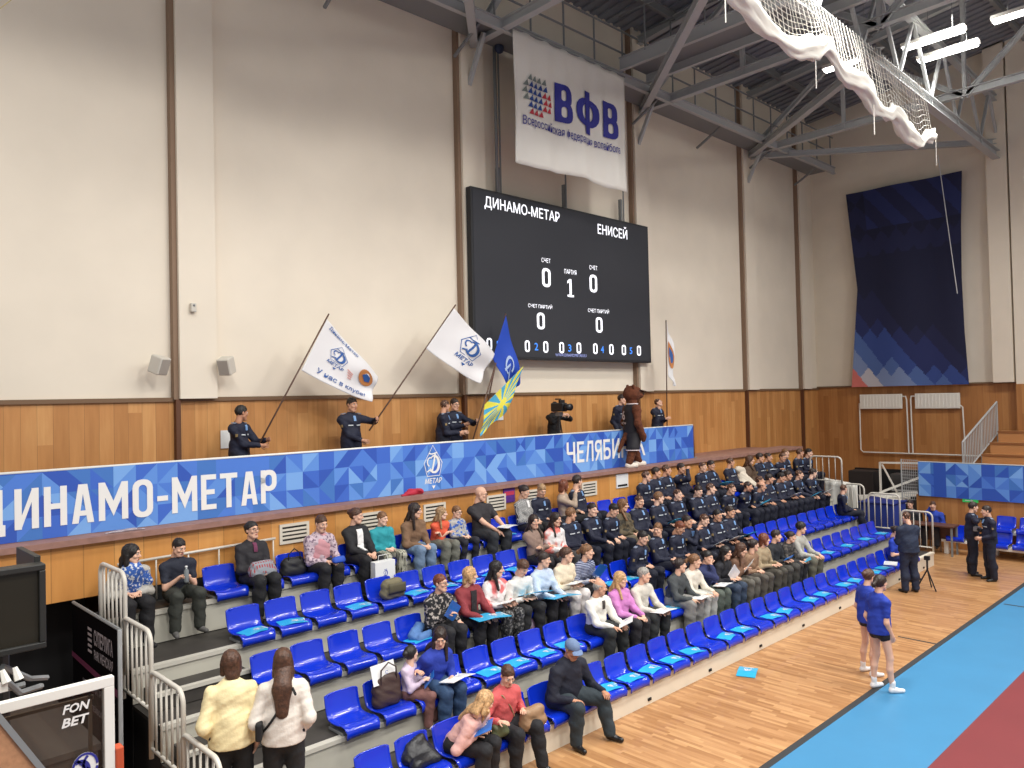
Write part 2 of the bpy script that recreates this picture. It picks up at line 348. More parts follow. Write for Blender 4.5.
# ------------------------------------------------------------------ telescopic stand tiers
TIERS = [(6.4, .32), (7.2, .68), (8.0, 1.04), (8.8, 1.40), (9.6, 1.78)]
X0 = 2.84
XE = (20.12, 20.12, 20.12, 20.12, 21.0)
for k, (y, z) in enumerate(TIERS):
    y1 = TIERS[k+1][0] if k < 4 else 10.18
    zb = TIERS[k-1][1] if k else 0.
    t = thing('stand_tier', ('lowest', 'second', 'middle', 'fourth', 'topmost')[k]+' step of the retractable seating stand with pale riser and dark deck', 'seating stand', (11, y, zb), group=None)
    fx = X0
    MB().b2((fx, y+.02, zb), (XE[k], y+.05, z-.05)).build('riser', RISERF if k == 0 else RISER, t)
    MB().b2((fx, y+.02, z-.05), (XE[k], y1+.02 if k < 4 else 10.17, z-.01)).build('deck', TREAD, t)
    MB().b2((fx, y, z-.045), (XE[k], y+.09, z)).build('nosing', RISERF if k == 0 else NOSE, t)
    e = MB(); e.b2((XE[k]-.03, y+.05, zb if k == 0 else 0), (XE[k], y1, z-.05)); e.build('end_panel', RISERF, t)
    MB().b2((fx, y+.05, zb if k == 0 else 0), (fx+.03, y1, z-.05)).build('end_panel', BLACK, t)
    if k == 0:
        for x in np.arange(5.6, 19.6, 1.53): MB().b2((x, y+.005, .05), (x+.07, y+.022, .085)).build('latch', BLACK, t)
# aisle half steps
for k in range(1, 5):
    y, z = TIERS[k]; zb = TIERS[k-1][1]
    if k == 4: continue
    t = thing('aisle_step', 'dark rubber half step with pale nosing in the left aisle, %s from the floor' % ('first', 'second', 'third')[k-1], 'step', (3.4, y-.2, zb), group=None)
    MB().b2((2.95, y-.36, zb), (3.98, y+.02, (z+zb)/2-.03)).build('tread', TREAD, t)
    MB().b2((2.95, y-.38, (z+zb)/2-.04), (3.98, y-.31, (z+zb)/2)).build('nosing', NOSE, t)
# ------------------------------------------------------------------ barriers on the tiers
def barrier(x, y0, y1, z0, h, label, bars=5, r=.022, mt=RAILM, group=None, axis='y', drop=0.):
    t = thing('guard_rail', label, 'railing', (x, y0, z0) if axis == 'y' else (y0, x, z0), group=group)
    P = (lambda a, z: (x, a, z)) if axis == 'y' else (lambda a, z: (a, x, z))
    c = .12; sg = 1 if y1 > y0 else -1
    pts = [P(y0, z0), P(y0, z0+h-c)]
    for a in range(1, 6): an = a/6*pi/2; pts.append(P(y0+sg*c*(1-cos(an)), z0+h-c+c*sin(an)))
    pts.append(P(y0+sg*c, z0+h)); pts.append(P(y1-sg*c, z0+h))
    for a in range(1, 6): an = a/6*pi/2; pts.append(P(y1-sg*c+sg*c*sin(an), z0+h-c+c*cos(an)))
    pts.append(P(y1, z0+h-c)); pts.append(P(y1, z0-drop))
    MB().tube(pts, r, 8).build('frame_tube', mt, t, True)
    MB().tube([P(y0, z0+.1), P(y1, z0+.1)], r*.8, 6).build('lower_rail', mt, t, True)
    for i in range(1, bars+1):
        a = y0+(y1-y0)*i/(bars+1); MB().tube([P(a, z0+.1), P(a, z0+h)], r*.5, 6).build('baluster', mt, t, True)
    return t
LBL = ['lowest', 'second lowest', 'third lowest', 'fourth', 'topmost']
for k, (y, z) in enumerate(TIERS):
    yt, zt_ = ((6.5, .86), (7.28, 1.22), (8.06, 1.6), (8.86, 1.98), (9.6, 2.45))[k]; barrier(2.76, yt, yt-.82, zt_-.86, .86, LBL[k]+' white tube guard rail climbing the left edge of the stand', 5, .024, RAILM, drop=.2 if k else 0)
for x, y0, y1, z, h, l in ((20.1, 9.38, 8.55, 1.78, .72, 'white tube guard rail at the top right corner of the stand'), (20.1, 8.5, 8.0, 1.04, .78, 'white tube guard rail behind the cadet sitting at the far end'),
                           (20.1, 7.9, 7.15, .68, .95, 'white tube guard rail in front of the blue covered mats'), (20.1, 7.12, 6.42, .32, .94, 'white tube guard rail on the lowest step by the timing desk')):
    barrier(x, y0, y1, z, h, l, 4, .022, RAILM)
# rail on the wood behind the top left row
t = thing('wall_rail', 'thin white hand rail along the wood behind the top left seats', 'railing', (4.2, 10.1, 2.1))
MB().tube([(3.1, 10.12, 2.30), (5.15, 10.12, 2.33)], .018, 8).build('hand_rail', RAILM, t, True)
for x in (3.15, 3.55, 3.95, 4.35, 4.75, 5.12): MB().tube([(x, 10.12, 1.8), (x, 10.12, 2.31)], .01, 6).build('post', RAILM, t, True)
# white canvas on the far barrier
def cv(u, v): return (20.3+.02*sin(u*20), 9.1-.85*u, .62+1.3*v-.12*u*v)
tag(MB().grid(cv, 16, 8, 0, .01).build('canvas_sheet', mat('white_canvas', (222, 220, 212), .8), smooth=True), 'white canvas sheet hung on the barrier at the far end of the stand', 'sheet')
# ------------------------------------------------------------------ seats
def seat_proto():
    t = thing('stadium_seat', 'x', 'seat', (0, 0, 0))
    prof = [(-.045, -.015), (-.055, .05), (-.035, .075), (.03, .082), (.12, .066), (.22, .062), (.29, .075), (.335, .12), (.36, .18), (.38, .26), (.392, .325), (.395, .345)]
    n = len(prof)-1
    def fn(u, v):
        i = min(int(v*n+1e-6), n-1); f = v*n-i; y = prof[i][0]*(1-f)+prof[i+1][0]*f; z = prof[i][1]*(1-f)+prof[i+1][1]*f
        s = u*2-1; w = .212
        if v > .9: w = .212-.05*((v-.9)/.1)**2
        if v < .1: w = .205
        x = w*s; e = abs(s)**4
        if .1 < v < .62: z += .018*e
        else: y -= .02*e
        return (x, y, z)
    MB().grid(fn, 10, n*2, 0, -.012).build('seat_shell', SEATB, t, True, local=True)
    MB().b2((-.2, .02, .0), (.2, .30, .03)).b2((-.15, .30, .0), (-.11, .36, .1)).b2((.11, .30, .0), (.15, .36, .1)).build('seat_bracket', STEELD, t, local=True)
    return t
seat0 = seat_proto()
ROWN = ['front row', 'second row up', 'third row up', 'fourth row up', 'top row']
SX = {0: [8.38+.4906*k for k in range(-8, 22)], 1: [4.60+.4907*k for k in range(31)], 2: [4.14+.4907*k for k in range(32)], 3: [4.22+.4915*k for k in range(32)], 4: [4.27]+[5.25+.4907*k for k in range(1, 30)]}
SX[4] = [x for x in [4.27, 4.76, 5.28]+[5.77+.4907*k for k in range(30)] if x < 20.6]
# ------------------------------------------------------------------ smooth-union figures
def sd_prim(P, p):
    k = p[0]
    if k == 'c':      # tapered capsule: a, b, ra, rb
        a, b = np.array(p[1]), np.array(p[2]); ra, rb = p[3], p[4]; ab = b-a
        t = np.clip(((P-a)@ab)/(ab@ab+1e-9), 0, 1); return np.linalg.norm(P-a-t[..., None]*ab, axis=-1)-(ra+(rb-ra)*t)
    if k == 'f':      # flattened capsule: a, b, ra, rb, n, f  (thickness along n divided by f)
        a, b = np.array(p[1]), np.array(p[2]); ra, rb = p[3], p[4]; nn = np.array(p[5]); f = p[6]
        Q = P-a; Q = Q+(f-1)*(Q@nn)[..., None]*nn; ab = b-a; ab = ab+(f-1)*(ab@nn)*nn
        t = np.clip((Q@ab)/(ab@ab+1e-9), 0, 1); return (np.linalg.norm(Q-t[..., None]*ab, axis=-1)-(ra+(rb-ra)*t))/(1+.3*(f-1))
    if k == 'e':      # ellipsoid: c, r, R(optional 3x3 world->local)
        Q = P-np.array(p[1]); r = np.array(p[2])
        if len(p) > 3 and p[3] is not None: Q = Q@np.array(p[3]).T
        k0 = np.linalg.norm(Q/r, axis=-1); k1 = np.linalg.norm(Q/(r*r), axis=-1)+1e-9; return k0*(k0-1)/k1
def smin(a, b, k):
    h = np.clip(.5+.5*(b-a)/k, 0, 1); return b*(1-h)+a*h-k*h*(1-h)
def field(P, prims, k=.03, wr=0., ph=0.):
    d = None
    for p in prims:
        e = sd_prim(P, p); d = e if d is None else smin(d, e, k)
    if wr: d = d+wr*(np.sin(P[..., 0]*29+P[..., 2]*17+ph)*np.sin(P[..., 2]*31-P[..., 1]*13+ph*2)+.6*np.sin(P[..., 1]*37+P[..., 2]*23+ph)+.7*np.abs(np.sin(P[..., 2]*47+P[..., 0]*21-P[..., 1]*27+ph*3))-.35)
    return d
def bounds(prims):
    lo = np.full(3, 9.); hi = np.full(3, -9.)
    for p in prims:
        if p[0] == 'e':
            r = max(p[2]); c = np.array(p[1]); lo = np.minimum(lo, c-r); hi = np.maximum(hi, c+r)
        else:
            for c, r in ((p[1], p[3]), (p[2], p[4])): c = np.array(c); lo = np.minimum(lo, c-r); hi = np.maximum(hi, c+r)
    return lo, hi
def surface(fn, lo, hi, h):
    n = np.ceil((hi-lo)/h).astype(int)+5; lo = lo-2*h
    ax = [lo[i]+h*np.arange(n[i]) for i in range(3)]
    G = np.stack(np.meshgrid(*ax, indexing='ij'), -1); F = fn(G); S = F < 0
    cs = tuple(n-1); acc = np.zeros(cs+(3,)); cnt = np.zeros(cs)
    quads = []
    sl = lambda a, b: slice(a, b)
    for d in range(3):
        A = [slice(None)]*3; B = [slice(None)]*3; A[d] = slice(0, n[d]-1); B[d] = slice(1, n[d])
        f0, f1 = F[tuple(A)], F[tuple(B)]; cr = S[tuple(A)] != S[tuple(B)]
        t = np.where(cr, f0/(f0-f1+1e-12), 0); pos = G[tuple(A)].copy(); pos[..., d] += t*h; pos[~cr] = 0
        e, g = [i for i in range(3) if i != d]
        for oe in (0, 1):
            for og in (0, 1):
                src = [slice(None)]*3; dst = [slice(None)]*3
                # cell index c touches edge index i with i = c + o
                src[e] = slice(oe, oe+n[e]-1); src[g] = slice(og, og+n[g]-1)
                acc += pos[tuple(src)]; cnt += cr[tuple(src)]
        I = np.argwhere(cr)
        I = I[(I[:, e] > 0) & (I[:, g] > 0) & (I[:, e] < n[e]-1) & (I[:, g] < n[g]-1)]
        q = []
        for oe, og in ((1, 1), (0, 1), (0, 0), (1, 0)):
            J = I.copy(); J[:, e] -= oe; J[:, g] -= og; q.append(J[:, 0]*cs[1]*cs[2]+J[:, 1]*cs[2]+J[:, 2])
        q = np.stack(q, 1); ins = S[tuple(A)][I[:, 0], I[:, 1], I[:, 2]]
        flip = ~ins if d != 1 else ins
        q[flip] = q[flip][:, ::-1]; quads.append(q)
    act = (cnt > 0).ravel(); idx = np.cumsum(act)-1
    V = acc.reshape(-1, 3)[act]/cnt.ravel()[act][:, None]; Q = idx[np.concatenate(quads)]
    return V, Q
def mesh_np(name, V, Q, mats, mi=None, extra=None):
    me = bpy.data.meshes.new(name); fs = Q.tolist(); vs = V.tolist()
    ml = [0]*len(fs) if mi is None else list(mi)
    if extra is not None:
        n = len(vs); vs += [list(v) for v in extra.v]; fs += [[i+n for i in f] for f in extra.f]; ml += extra.m
    me.from_pydata(vs, [], fs)
    for m in mats: me.materials.append(m)
    me.polygons.foreach_set('material_index', ml); me.polygons.foreach_set('use_smooth', [True]*len(fs)); me.update(); return me
def blob(name, prims, m, parent, h=.016, k=.03, wr=0., ph=0., cut=None):
    lo, hi = bounds(prims)
    f = (lambda P: field(P, prims, k, wr, ph)) if cut is None else (lambda P: np.maximum(field(P, prims, k, wr, ph), cut(P)))
    V, Q = surface(f, lo-.02, hi+.02, h); o = bpy.data.objects.new(name, mesh_np(name, V, Q, [m])); return place(o, parent)
# head in its own frame: face to -Y, centre between the ears
_H = {}
def head_mesh(kind):
    if kind in _H: return _H[kind]
    j = .9 if kind == 'f' else 1.
    P = [('e', (0, .014, .026), (.072, .092, .088)), ('e', (0, -.026, -.036), (.056*j, .06, .072)), ('c', (-.018*j, -.062, -.092), (.018*j, -.062, -.092), .02, .02),
         ('c', (-.05*j, -.01, -.055), (-.02, -.05, -.09), .02, .018), ('c', (.05*j, -.01, -.055), (.02, -.05, -.09), .02, .018)]
    N = [('c', (0, -.086, .016), (0, -.108, -.018), .007, .0125), ('c', (-.032, -.08, .032), (.032, -.08, .032), .009, .009), ('c', (-.012, -.09, -.024), (.012, -.09, -.024), .008, .008),
         ('c', (-.016, -.083, -.057), (.016, -.083, -.057), .008, .008), ('e', (-.042, -.062, -.018), (.02, .02, .02)), ('e', (.042, -.062, -.018), (.02, .02, .02))]
    E = [('e', (-.075, .012, -.004), (.009, .018, .03)), ('e', (.075, .012, -.004), (.009, .018, .03))]
    def f(G):
        d = field(G, P, .03); d = smin(d, field(G, N, .008), .012)
        for x in (-.03, .03): s = np.linalg.norm((G-np.array((x, -.1, .012)))/np.array((1., .9, .75)), axis=-1)-.016; d = -smin(-d, s, .012)
        d = smin(d, field(G, E, .004), .006); return smin(d, sd_prim(G, ('c', (0, .022, -.06), (0, .035, -.15), .048, .052)), .02)
    V, Q = surface(f, np.array((-.095, -.13, -.18)), np.array((.095, .13, .125)), .0085)
    x = MB()
    for s in (-1, 1):
        x.ball((s*.03, -.079, .012), (.013, .009, .008), 1, 8, 5); x.ball((s*.03, -.086, .012), (.006, .004, .006), 2, 6, 4)
        x.tube([(s*.045, -.079, .03), (s*.03, -.089, .034), (s*.014, -.089, .03)], [.002, .004, .003], 5, 2)
    x.ball((0, -.09, -.054), (.022, .006, .0045), 3, 8, 4); x.ball((0, -.089, -.0615), (.018, .007, .005), 3, 8, 4)
    _H[kind] = (V, Q, x); return _H[kind]
def hair_field(style):
    face = ('e', (0, -.1, -.035), (.06, .075, .1))
    def f(G):
        if style == 'buzz': cap = sd_prim(G, ('e', (0, .015, .027), (.0745, .0945, .0895)))
        elif style == 'fringe': cap = sd_prim(G, ('e', (0, .02, .01), (.081, .094, .085)))
        elif style == 'short': cap = sd_prim(G, ('e', (0, .014, .032), (.078, .1, .097)))
        elif style == 'mop': cap = sd_prim(G, ('e', (0, .008, .04), (.092, .108, .1)))
        else: cap = sd_prim(G, ('e', (0, .018, .028), (.085, .104, .098)))
        cap = cap+.003*np.sin(G[..., 0]*120+G[..., 2]*30)*np.sin(G[..., 1]*60+G[..., 2]*70)+.002*np.sin(G[..., 1]*150+G[..., 0]*60)
        if style in ('short', 'buzz', 'mop'):
            hn = .005*np.sin(G[..., 0]*150+1)*np.sin(G[..., 1]*110); p1 = .0105+hn-(.496*G[..., 1]+.868*G[..., 2]); p2 = np.maximum(.012-G[..., 1], -.072-G[..., 2]-.35*(G[..., 1]-.012)); p3 = np.maximum(np.abs(G[..., 1]+.002)-.016, -.022-G[..., 2]); d = np.maximum(cap, np.minimum(np.minimum(p1, p2), p3))
        elif style == 'fringe':
            d = np.maximum(np.maximum(cap, .002-(.7*G[..., 1]+.7*G[..., 2])), G[..., 2]-.04)
        else:
            d = cap
            if style == 'long': d = smin(d, field(G, [('c', (-.07, .02, -.02), (-.075, .015, -.12), .026, .03), ('c', (.07, .02, -.02), (.075, .015, -.12), .026, .03), ('f', (0, .07, 0), (0, .085, -.14), .075, .08, (0, 1., 0), 2.2)], .03), .03)
            if style == 'bob': d = smin(d, field(G, [('c', (-.068, .01, -.01), (-.072, .0, -.085), .03, .026), ('c', (.068, .01, -.01), (.072, .0, -.085), .03, .026), ('f', (0, .06, 0), (0, .07, -.085), .075, .07, (0, 1., 0), 2.)], .03), .03)
            if style == 'tail': d = smin(d, field(G, [('c', (0, .11, .03), (0, .15, -.02), .022, .03), ('c', (0, .15, -.02), (0, .13, -.17), .03, .012)], .02), .02)
            if style == 'bun': d = smin(d, sd_prim(G, ('e', (0, .12, .04), (.04, .035, .038))), .012)
            if style in ('tail', 'bun'): d = np.maximum(d, np.where(G[..., 1] < .02, .0105-(.496*G[..., 1]+.868*G[..., 2]), -.06-G[..., 2]))
            else: d = np.maximum(d, -.165-G[..., 2])
        cut = sd_prim(G, face); return np.maximum(d, -cut)
    return f
_HR = {}
def hair_mesh(style):
    if style not in _HR: _HR[style] = surface(hair_field(style), np.array((-.12, -.12, -.2)), np.array((.12, .2, .15)), .0095)
    return _HR[style]
SK = {k: mat('skin_'+k, c, .5, spec=.3) for k, c in dict(a=(222, 176, 150), b=(206, 156, 128), c=(186, 134, 106), d=(232, 190, 166)).items()}
EYEW = mat('eye_white', (225, 220, 215), .3); DARK = mat('eye_dark', (40, 28, 24), .4); LIP = mat('lips', (176, 96, 88), .5)
HC = {k: mat('hair_'+k, c, .5, bump=.6, bscale=70, var=.45, vscale=38) for k, c in dict(black=(26, 20, 18), dark=(44, 30, 24), brown=(78, 50, 34), light=(120, 84, 54), red=(110, 58, 36), blond=(190, 150, 104), grey=(150, 144, 136), fair=(160, 128, 92)).items()}
def V3(*a): return np.array(a, float)
def rotz(a): c, s = cos(a), sin(a); return np.array(((c, -s, 0), (s, c, 0), (0, 0, 1.)))
def rotx(a): c, s = cos(a), sin(a); return np.array(((1., 0, 0), (0, c, -s), (0, s, c)))
def ik(sh, wr, l1, l2, hint):
    d = wr-sh; L = np.linalg.norm(d); m = (l1+l2)*.995
    if L > m: wr = sh+d/L*m; d = wr-sh; L = m
    u = d/L; a = (l1*l1-l2*l2+L*L)/(2*L); h = sqrt(max(l1*l1-a*a, 1e-6)); hh = np.array(hint, float); hh = hh-u*(hh@u); hh /= np.linalg.norm(hh)+1e-9
    return sh+u*a+hh*h, wr
def hand(mb, wr, d, pn, s, side, curl=.5):
    """palm and five bent fingers; d = direction of the fingers, pn = palm normal (towards what it touches)"""
    d = d/np.linalg.norm(d); pn = pn-d*(pn@d); pn /= np.linalg.norm(pn)+1e-9; x = np.cross(d, pn)*side
    lens = (.066, .076, .07, .056)
    for i in range(4):
        b = wr+d*.075*s+x*(.03-.02*i)*s; L = lens[i]*s; pts = [b-d*.02*s, b]; di = d
        for q in range(3):
            a = curl*(.35+.25*q); di = di*cos(a)+pn*sin(a); di /= np.linalg.norm(di); b = b+di*L*(.42, .32, .26)[q]; pts.append(b)
        mb.tube([tuple(p) for p in pts], [.0085*s, .0088*s, .008*s, .0072*s, .0055*s], 6, 0)
    b = wr+d*.03*s+x*.03*s; dt = d*.6+x*.7+pn*.35; dt /= np.linalg.norm(dt); d2 = dt*.7+d*.6+pn*.3; d2 /= np.linalg.norm(d2)
    mb.tube([tuple(b-dt*.012*s), tuple(b+dt*.03*s), tuple(b+dt*.03*s+d2*.035*s)], [.011*s, .01*s, .0065*s], 6, 0)
POSES = {  # wrist targets (R,L) in front of the hip point: x, forward, up ; elbow hint
    'lap': ((-.06, .24, .12), (.07, .25, .12)), 'knees': ((-.14, .36, .13), (.14, .36, .13)), 'paper': ((-.11, .30, .16), (.11, .30, .16)),
    'chin': ((-.03, .20, .50), (.08, .24, .14)), 'fold': ((.12, .19, .22), (-.12, .2, .24)), 'phone': ((-.05, .27, .24), (.05, .27, .24)),
    'fwd': ((-.10, .42, .10), (.12, .42, .10)), 'side': ((-.20, .1, .05), (.1, .3, .13)), 'bag': ((-.16, .28, .2), (.16, .28, .2)), 'face': ((-.02, .13, .62), (.1, .25, .14)), 'point': ((-.1, .3, .16), (.28, .4, .3)), 'clap': ((-.03, .3, .32), (.03, .3, .32))}
CAD = dict(top=(20, 24, 46), bot=(20, 23, 42))
NAVY = mat('uniform_navy', (22, 26, 48), .75, bump=.4, bscale=16); NAVYP = mat('uniform_trousers', (19, 22, 38), .8, bump=.4, bscale=16)
TAPE = mat('reflective_tape', (200, 205, 210), .5); EPAU = mat('epaulette_grey', (132, 142, 160), .7); SHIRT = mat('shirt_sky', (120, 158, 205), .7); PATCH = mat('sleeve_badge', (140, 118, 78), .8)
SHOE = mat('shoe_black', (20, 19, 20), .35)
_cm = {}
def cmat(c, rough=.8):
    if not isinstance(c, tuple): return c
    k = 'cloth_%d_%d_%d' % c; return mat(k, c, rough, bump=.4, bscale=16)
def person(label, loc, lean=0, s=.97, hy=30, hp=8, hair='short', hc='dark', skin='a', top=(40, 40, 45), bot=(35, 35, 40), pose='lap', sex='m', rz=0., cadet=False, sleeve='long', fat=1., shoes=SHOE,
           sit=True, legs=None, seat=.42, wr=.004, glasses=False, hood=False, cap=None, arms=None, wide=1., step=0., collar=None, vest=None, res=.016, group=None, headroll=0., skirt=False, socks=None, hint=None, sit_out=0., cat='person', bare=False):
    """a figure; local frame: x right of the viewer side, front to -Y, feet on z=0"""
    fat += .06; wide = wide*1.22; wr = max(wr, .0055)
    t = thing('person', label, cat, loc, rz, group); ph = R.random()*6
    fwd = V3(0, -1, 0); Ln = radians(lean); ct = cmat(top); cb = cmat(bot)
    if sit: H = V3(0, 0, seat+.09*s); hc0 = V3(0, .03-.72*s*sin(Ln), seat+.72*s*cos(Ln))
    else: H = V3(0, 0, .93*s); hc0 = V3(0, -.05*s-.62*s*sin(Ln), (.93+.63*cos(Ln))*s)
    nk = hc0+V3(0, .035+.01*cos(Ln), -.11)*s          # base of the skull
    U = nk-H; UL = np.linalg.norm(U); U = U/UL; F = V3(0, -U[2], U[1]); F = F if F[1] < 0 else -F; F[1] = -abs(F[1])
    shw = (.182 if sex == 'm' else .158)*s*(1+.25*(fat-1)); SC = H+U*(UL-.1*s)
    sh = {-1: SC+V3(-shw, 0, -.035*s), 1: SC+V3(shw, 0, -.035*s)}
    hip = {-1: H+V3(-.085*s, 0, 0), 1: H+V3(.085*s, 0, 0)}; knee = {}; ank = {}
    if sit:
        sp = .12 if sex == 'm' else .08
        for i in (-1, 1):
            q = (legs or {}).get(i, (0, 0, 0)); knee[i] = hip[i]+V3(i*(sp-.06)+q[0], -.42*s, .02*s+(q[2] if len(q) > 2 else 0)); ank[i] = V3(knee[i][0]+i*.01, knee[i][1]+.04-q[1], max(.088*s, knee[i][2]-.44*s))
    else:
        for i in (-1, 1):
            q = (legs or {}).get(i, (0, 0, 0)); knee[i] = hip[i]+V3(i*.02, -.02-.5*q[1], -.43*s); ank[i] = V3(hip[i][0]+i*.035+q[0], .02-q[1], .08*s)
    pw = arms or POSES[pose]; W = {}; E = {}
    for i, q in zip((-1, 1), pw):
        tg = (H+V3(q[0], -q[1], q[2])*s) if sit else (H+V3(q[0], -q[1], q[2])*s)
        E[i], W[i] = ik(sh[i], tg, .285*s, .25*s, (hint or {}).get(i, (i*.55, .5, -.8) if sit else (i*.35, .9, -.2)))
    T = lambda v: tuple(v)
    ft = fat
    core = [('f', T(H), T(H+U*.13*s), .135*s*ft, .13*s*ft, T(F), 1.25), ('f', T(H+U*.2*s), T(SC-U*.08*s), .12*s*ft, .145*s*(.6+.4*ft), T(F), 1.4), ('c', T(sh[-1]+V3(.02, 0, 0)), T(sh[1]-V3(.02, 0, 0)), .05*s, .05*s)]
    if sex == 'f': core.append(('f', T(SC-U*.16*s+F*.055*s+V3(-.06*s, 0, 0)), T(SC-U*.16*s+F*.055*s+V3(.06*s, 0, 0)), .062*s, .062*s, T(F), 1.15))
    legs_ = []
    for i in (-1, 1): legs_ += [('c', T(hip[i]), T(knee[i]), .082*s*ft, .056*s), ('c', T(knee[i]), T(knee[i]*.6+ank[i]*.4+V3(0, .02*s, 0)), .054*s, .052*s), ('c', T(knee[i]*.6+ank[i]*.4+V3(0, .02*s, 0)), T(ank[i]), .052*s, .036*s)]
    armsP = []
    for i in (-1, 1): armsP += [('c', T(sh[i]), T(E[i]), .047*s*ft, .038*s), ('c', T(E[i]), T(W[i]), .038*s, .026*s)]
    # hands
    hp_ = []; hm = MB()
    for i in (-1, 1):
        d = W[i]-E[i]; d /= np.linalg.norm(d)
        if sit or pose != 'hang': d = d*.7+V3(-i*.25, -.1, -.15 if sit else 0)
        d /= np.linalg.norm(d); pn = V3(0, 0, -1.) if (sit and abs(d[2]) < .8) else V3(-i, 0, 0)
        hp_.append(('f', T(W[i]), T(W[i]+d*.07*s), .03*s, .036*s, T(np.cross(np.cross(d, pn), d)), 1.9)); hand(hm, W[i], d, pn, s, i)
    nb = SC+U*.02*s
    body = [(p[0], p[1], p[2], p[3]*.9, p[4]*.9)+p[5:] for p in core+(legs_ if bare else [])]+(armsP if sleeve != 'long' else [(p[0], p[1], p[2], p[3]*.75, p[4]*.95) for p in armsP])+hp_+[('c', T(nb-U*.03*s), T(nk+V3(0, -.005, .02)*s), .062*s, .05*s)]
    if not bare: body += [(p[0], p[1], p[2], p[3]*.7, p[4]*.8) for p in legs_]
    lo, hi = bounds(body); V, Q = surface(lambda P: field(P, body, .022), lo-.02, hi+.02, res if not (bare or sleeve != 'long') else min(res, .014))
    HR = rotz(radians(hy))@rotx(radians(hp)) @ np.array(((cos(headroll), 0, sin(headroll)), (0, 1, 0), (-sin(headroll), 0, cos(headroll)))); hs = max(s, .84) if s < .95 else s
    HV, HQ, HX = head_mesh(sex); HVw = (HV*hs)@HR.T+hc0
    ex = MB(); ex.v = [tuple((np.array(v)*hs)@HR.T+hc0) for v in HX.v]; ex.f = list(HX.f); ex.m = list(HX.m); ex.add(hm.v, hm.f, 0)
    o = bpy.data.objects.new('body', mesh_np('body', np.concatenate([V, HVw]), np.concatenate([Q, HQ+len(V)]), [SK[skin], EYEW, DARK, LIP], None, ex)); place(o, t)
    hf = lambda v: tuple((np.array(v)*hs)@HR.T+hc0)
    if hair != 'bald':
        AV, AQ = hair_mesh(hair); vv = (AV*hs)@HR.T+hc0; x = None
        ho = bpy.data.objects.new('hair', mesh_np('hair', vv, AQ, [HC[hc]])); place(ho, t)
        if hair == 'long':
            b = hc0; back = -V3(HR[0, 1], HR[1, 1], 0)*-1; r_ = V3(HR[0, 0], HR[1, 0], 0); dn = -U
            bb = -F/np.linalg.norm(F); p0_ = b+back*.07*hs+V3(0, 0, -.06); p1_ = nb+bb*(.135 if not sit else .12)*s+V3(0, 0, -.02); p2_ = SC-U*(.2 if not sit else .14)*s+bb*(.155 if not sit else .135)*s; pr = [('f', T(p0_), T(p1_), .082*hs, .085*hs, T(bb), 2.), ('f', T(p1_), T(p2_), .085*hs, .06*hs, T(bb), 2.)]
            for q in (-1, 1): pr.append(('c', T(b+r_*q*.072*hs+back*.02+V3(0, 0, -.08)), T(b+r_*q*.085*hs+F*.06*s+dn*.28*s), .028*hs, .02*hs))
            blob('hair_length', pr, HC[hc], t, .014, .03)
        if hair == 'braid': pass
    # trousers / skirt
    if not skirt:
        tr = [(p[0], p[1], p[2], p[3]+(.016 if n % 3 < 2 else .02*wide)*s*wide, p[4]+(.018 if n % 3 < 1 else .024*wide)*s*wide) for n, p in enumerate(legs_)]
        if bare: tr = [('c', T(hip[i]), T(hip[i]*.72+knee[i]*.28), .094*s, .086*s) for i in (-1, 1)]
        tr = [('f', T(H+V3(0, 0, -.02)), T(H+U*.07*s), .137*s*ft, .132*s*ft, T(F), 1.2)]+tr
        cutz = ank[1][2]-.035
        blob('shorts' if bare else 'trousers', tr, cb, t, res, .035, wr*.8, ph, None if bare else (lambda P: cutz-P[..., 2]))
    # top
    g = (.027 if cadet else .022)*s
    tp = [(p[0], p[1], p[2], p[3]+g, p[4]+g)+p[5:] for p in core]+[('c', T(nb-U*.04*s), T(nb+U*.015*s), .075*s, .062*s)]
    for i in (-1, 1):
        if sleeve == 'long': tp += [('c', T(sh[i]), T(E[i]), .067*s*(.5+.5*ft), .056*s), ('c', T(E[i]), T(E[i]*.08+W[i]*.92), .056*s, .042*s)]
        elif sleeve == 'short': tp += [('c', T(sh[i]), T(sh[i]*.35+E[i]*.65), .062*s*(.5+.5*ft), .055*s)]
    if not sit: tp = [('f', T(H+V3(0, 0, -.16)), T(H+U*.13*s), .172*s*ft, .16*s*ft, T(F), 1.15)]+tp
    if hood: tp += [('c', T(nb+V3(-.06, .05, .0)*s), T(nb+V3(.06, .05, .0)*s), .045*s, .045*s), ('c', T(nb+V3(-.075, -.0, -.01)*s), T(nb+V3(-.02, -.07, -.04)*s), .03*s, .02*s), ('c', T(nb+V3(.075, -.0, -.01)*s), T(nb+V3(.02, -.07, -.04)*s), .03*s, .02*s)]
    hz = H[2]-.09*s
    tf = (lambda P: field(P, tp, .03, wr, ph)) if sit else (lambda P: np.maximum(field(P, tp, .03, wr, ph), hz-P[..., 2]))
    lo, hi = bounds(tp); TV, TQ = surface(tf, lo-.02, hi+.02, res)
    jk = place(bpy.data.objects.new(('jacket' if cadet else 'shirt' if sleeve == 'short' else 'sweater'), mesh_np('top', TV, TQ, [ct])), t)
    def on(p, d):
        p = np.array(p, float); d = np.array(d, float)/np.linalg.norm(d); st = np.arange(0, .35, .004); Z = tf(p[None]-d[None]*0+d[None]*st[:, None]); k = np.argmax(Z < 0); return p+d*st[k]
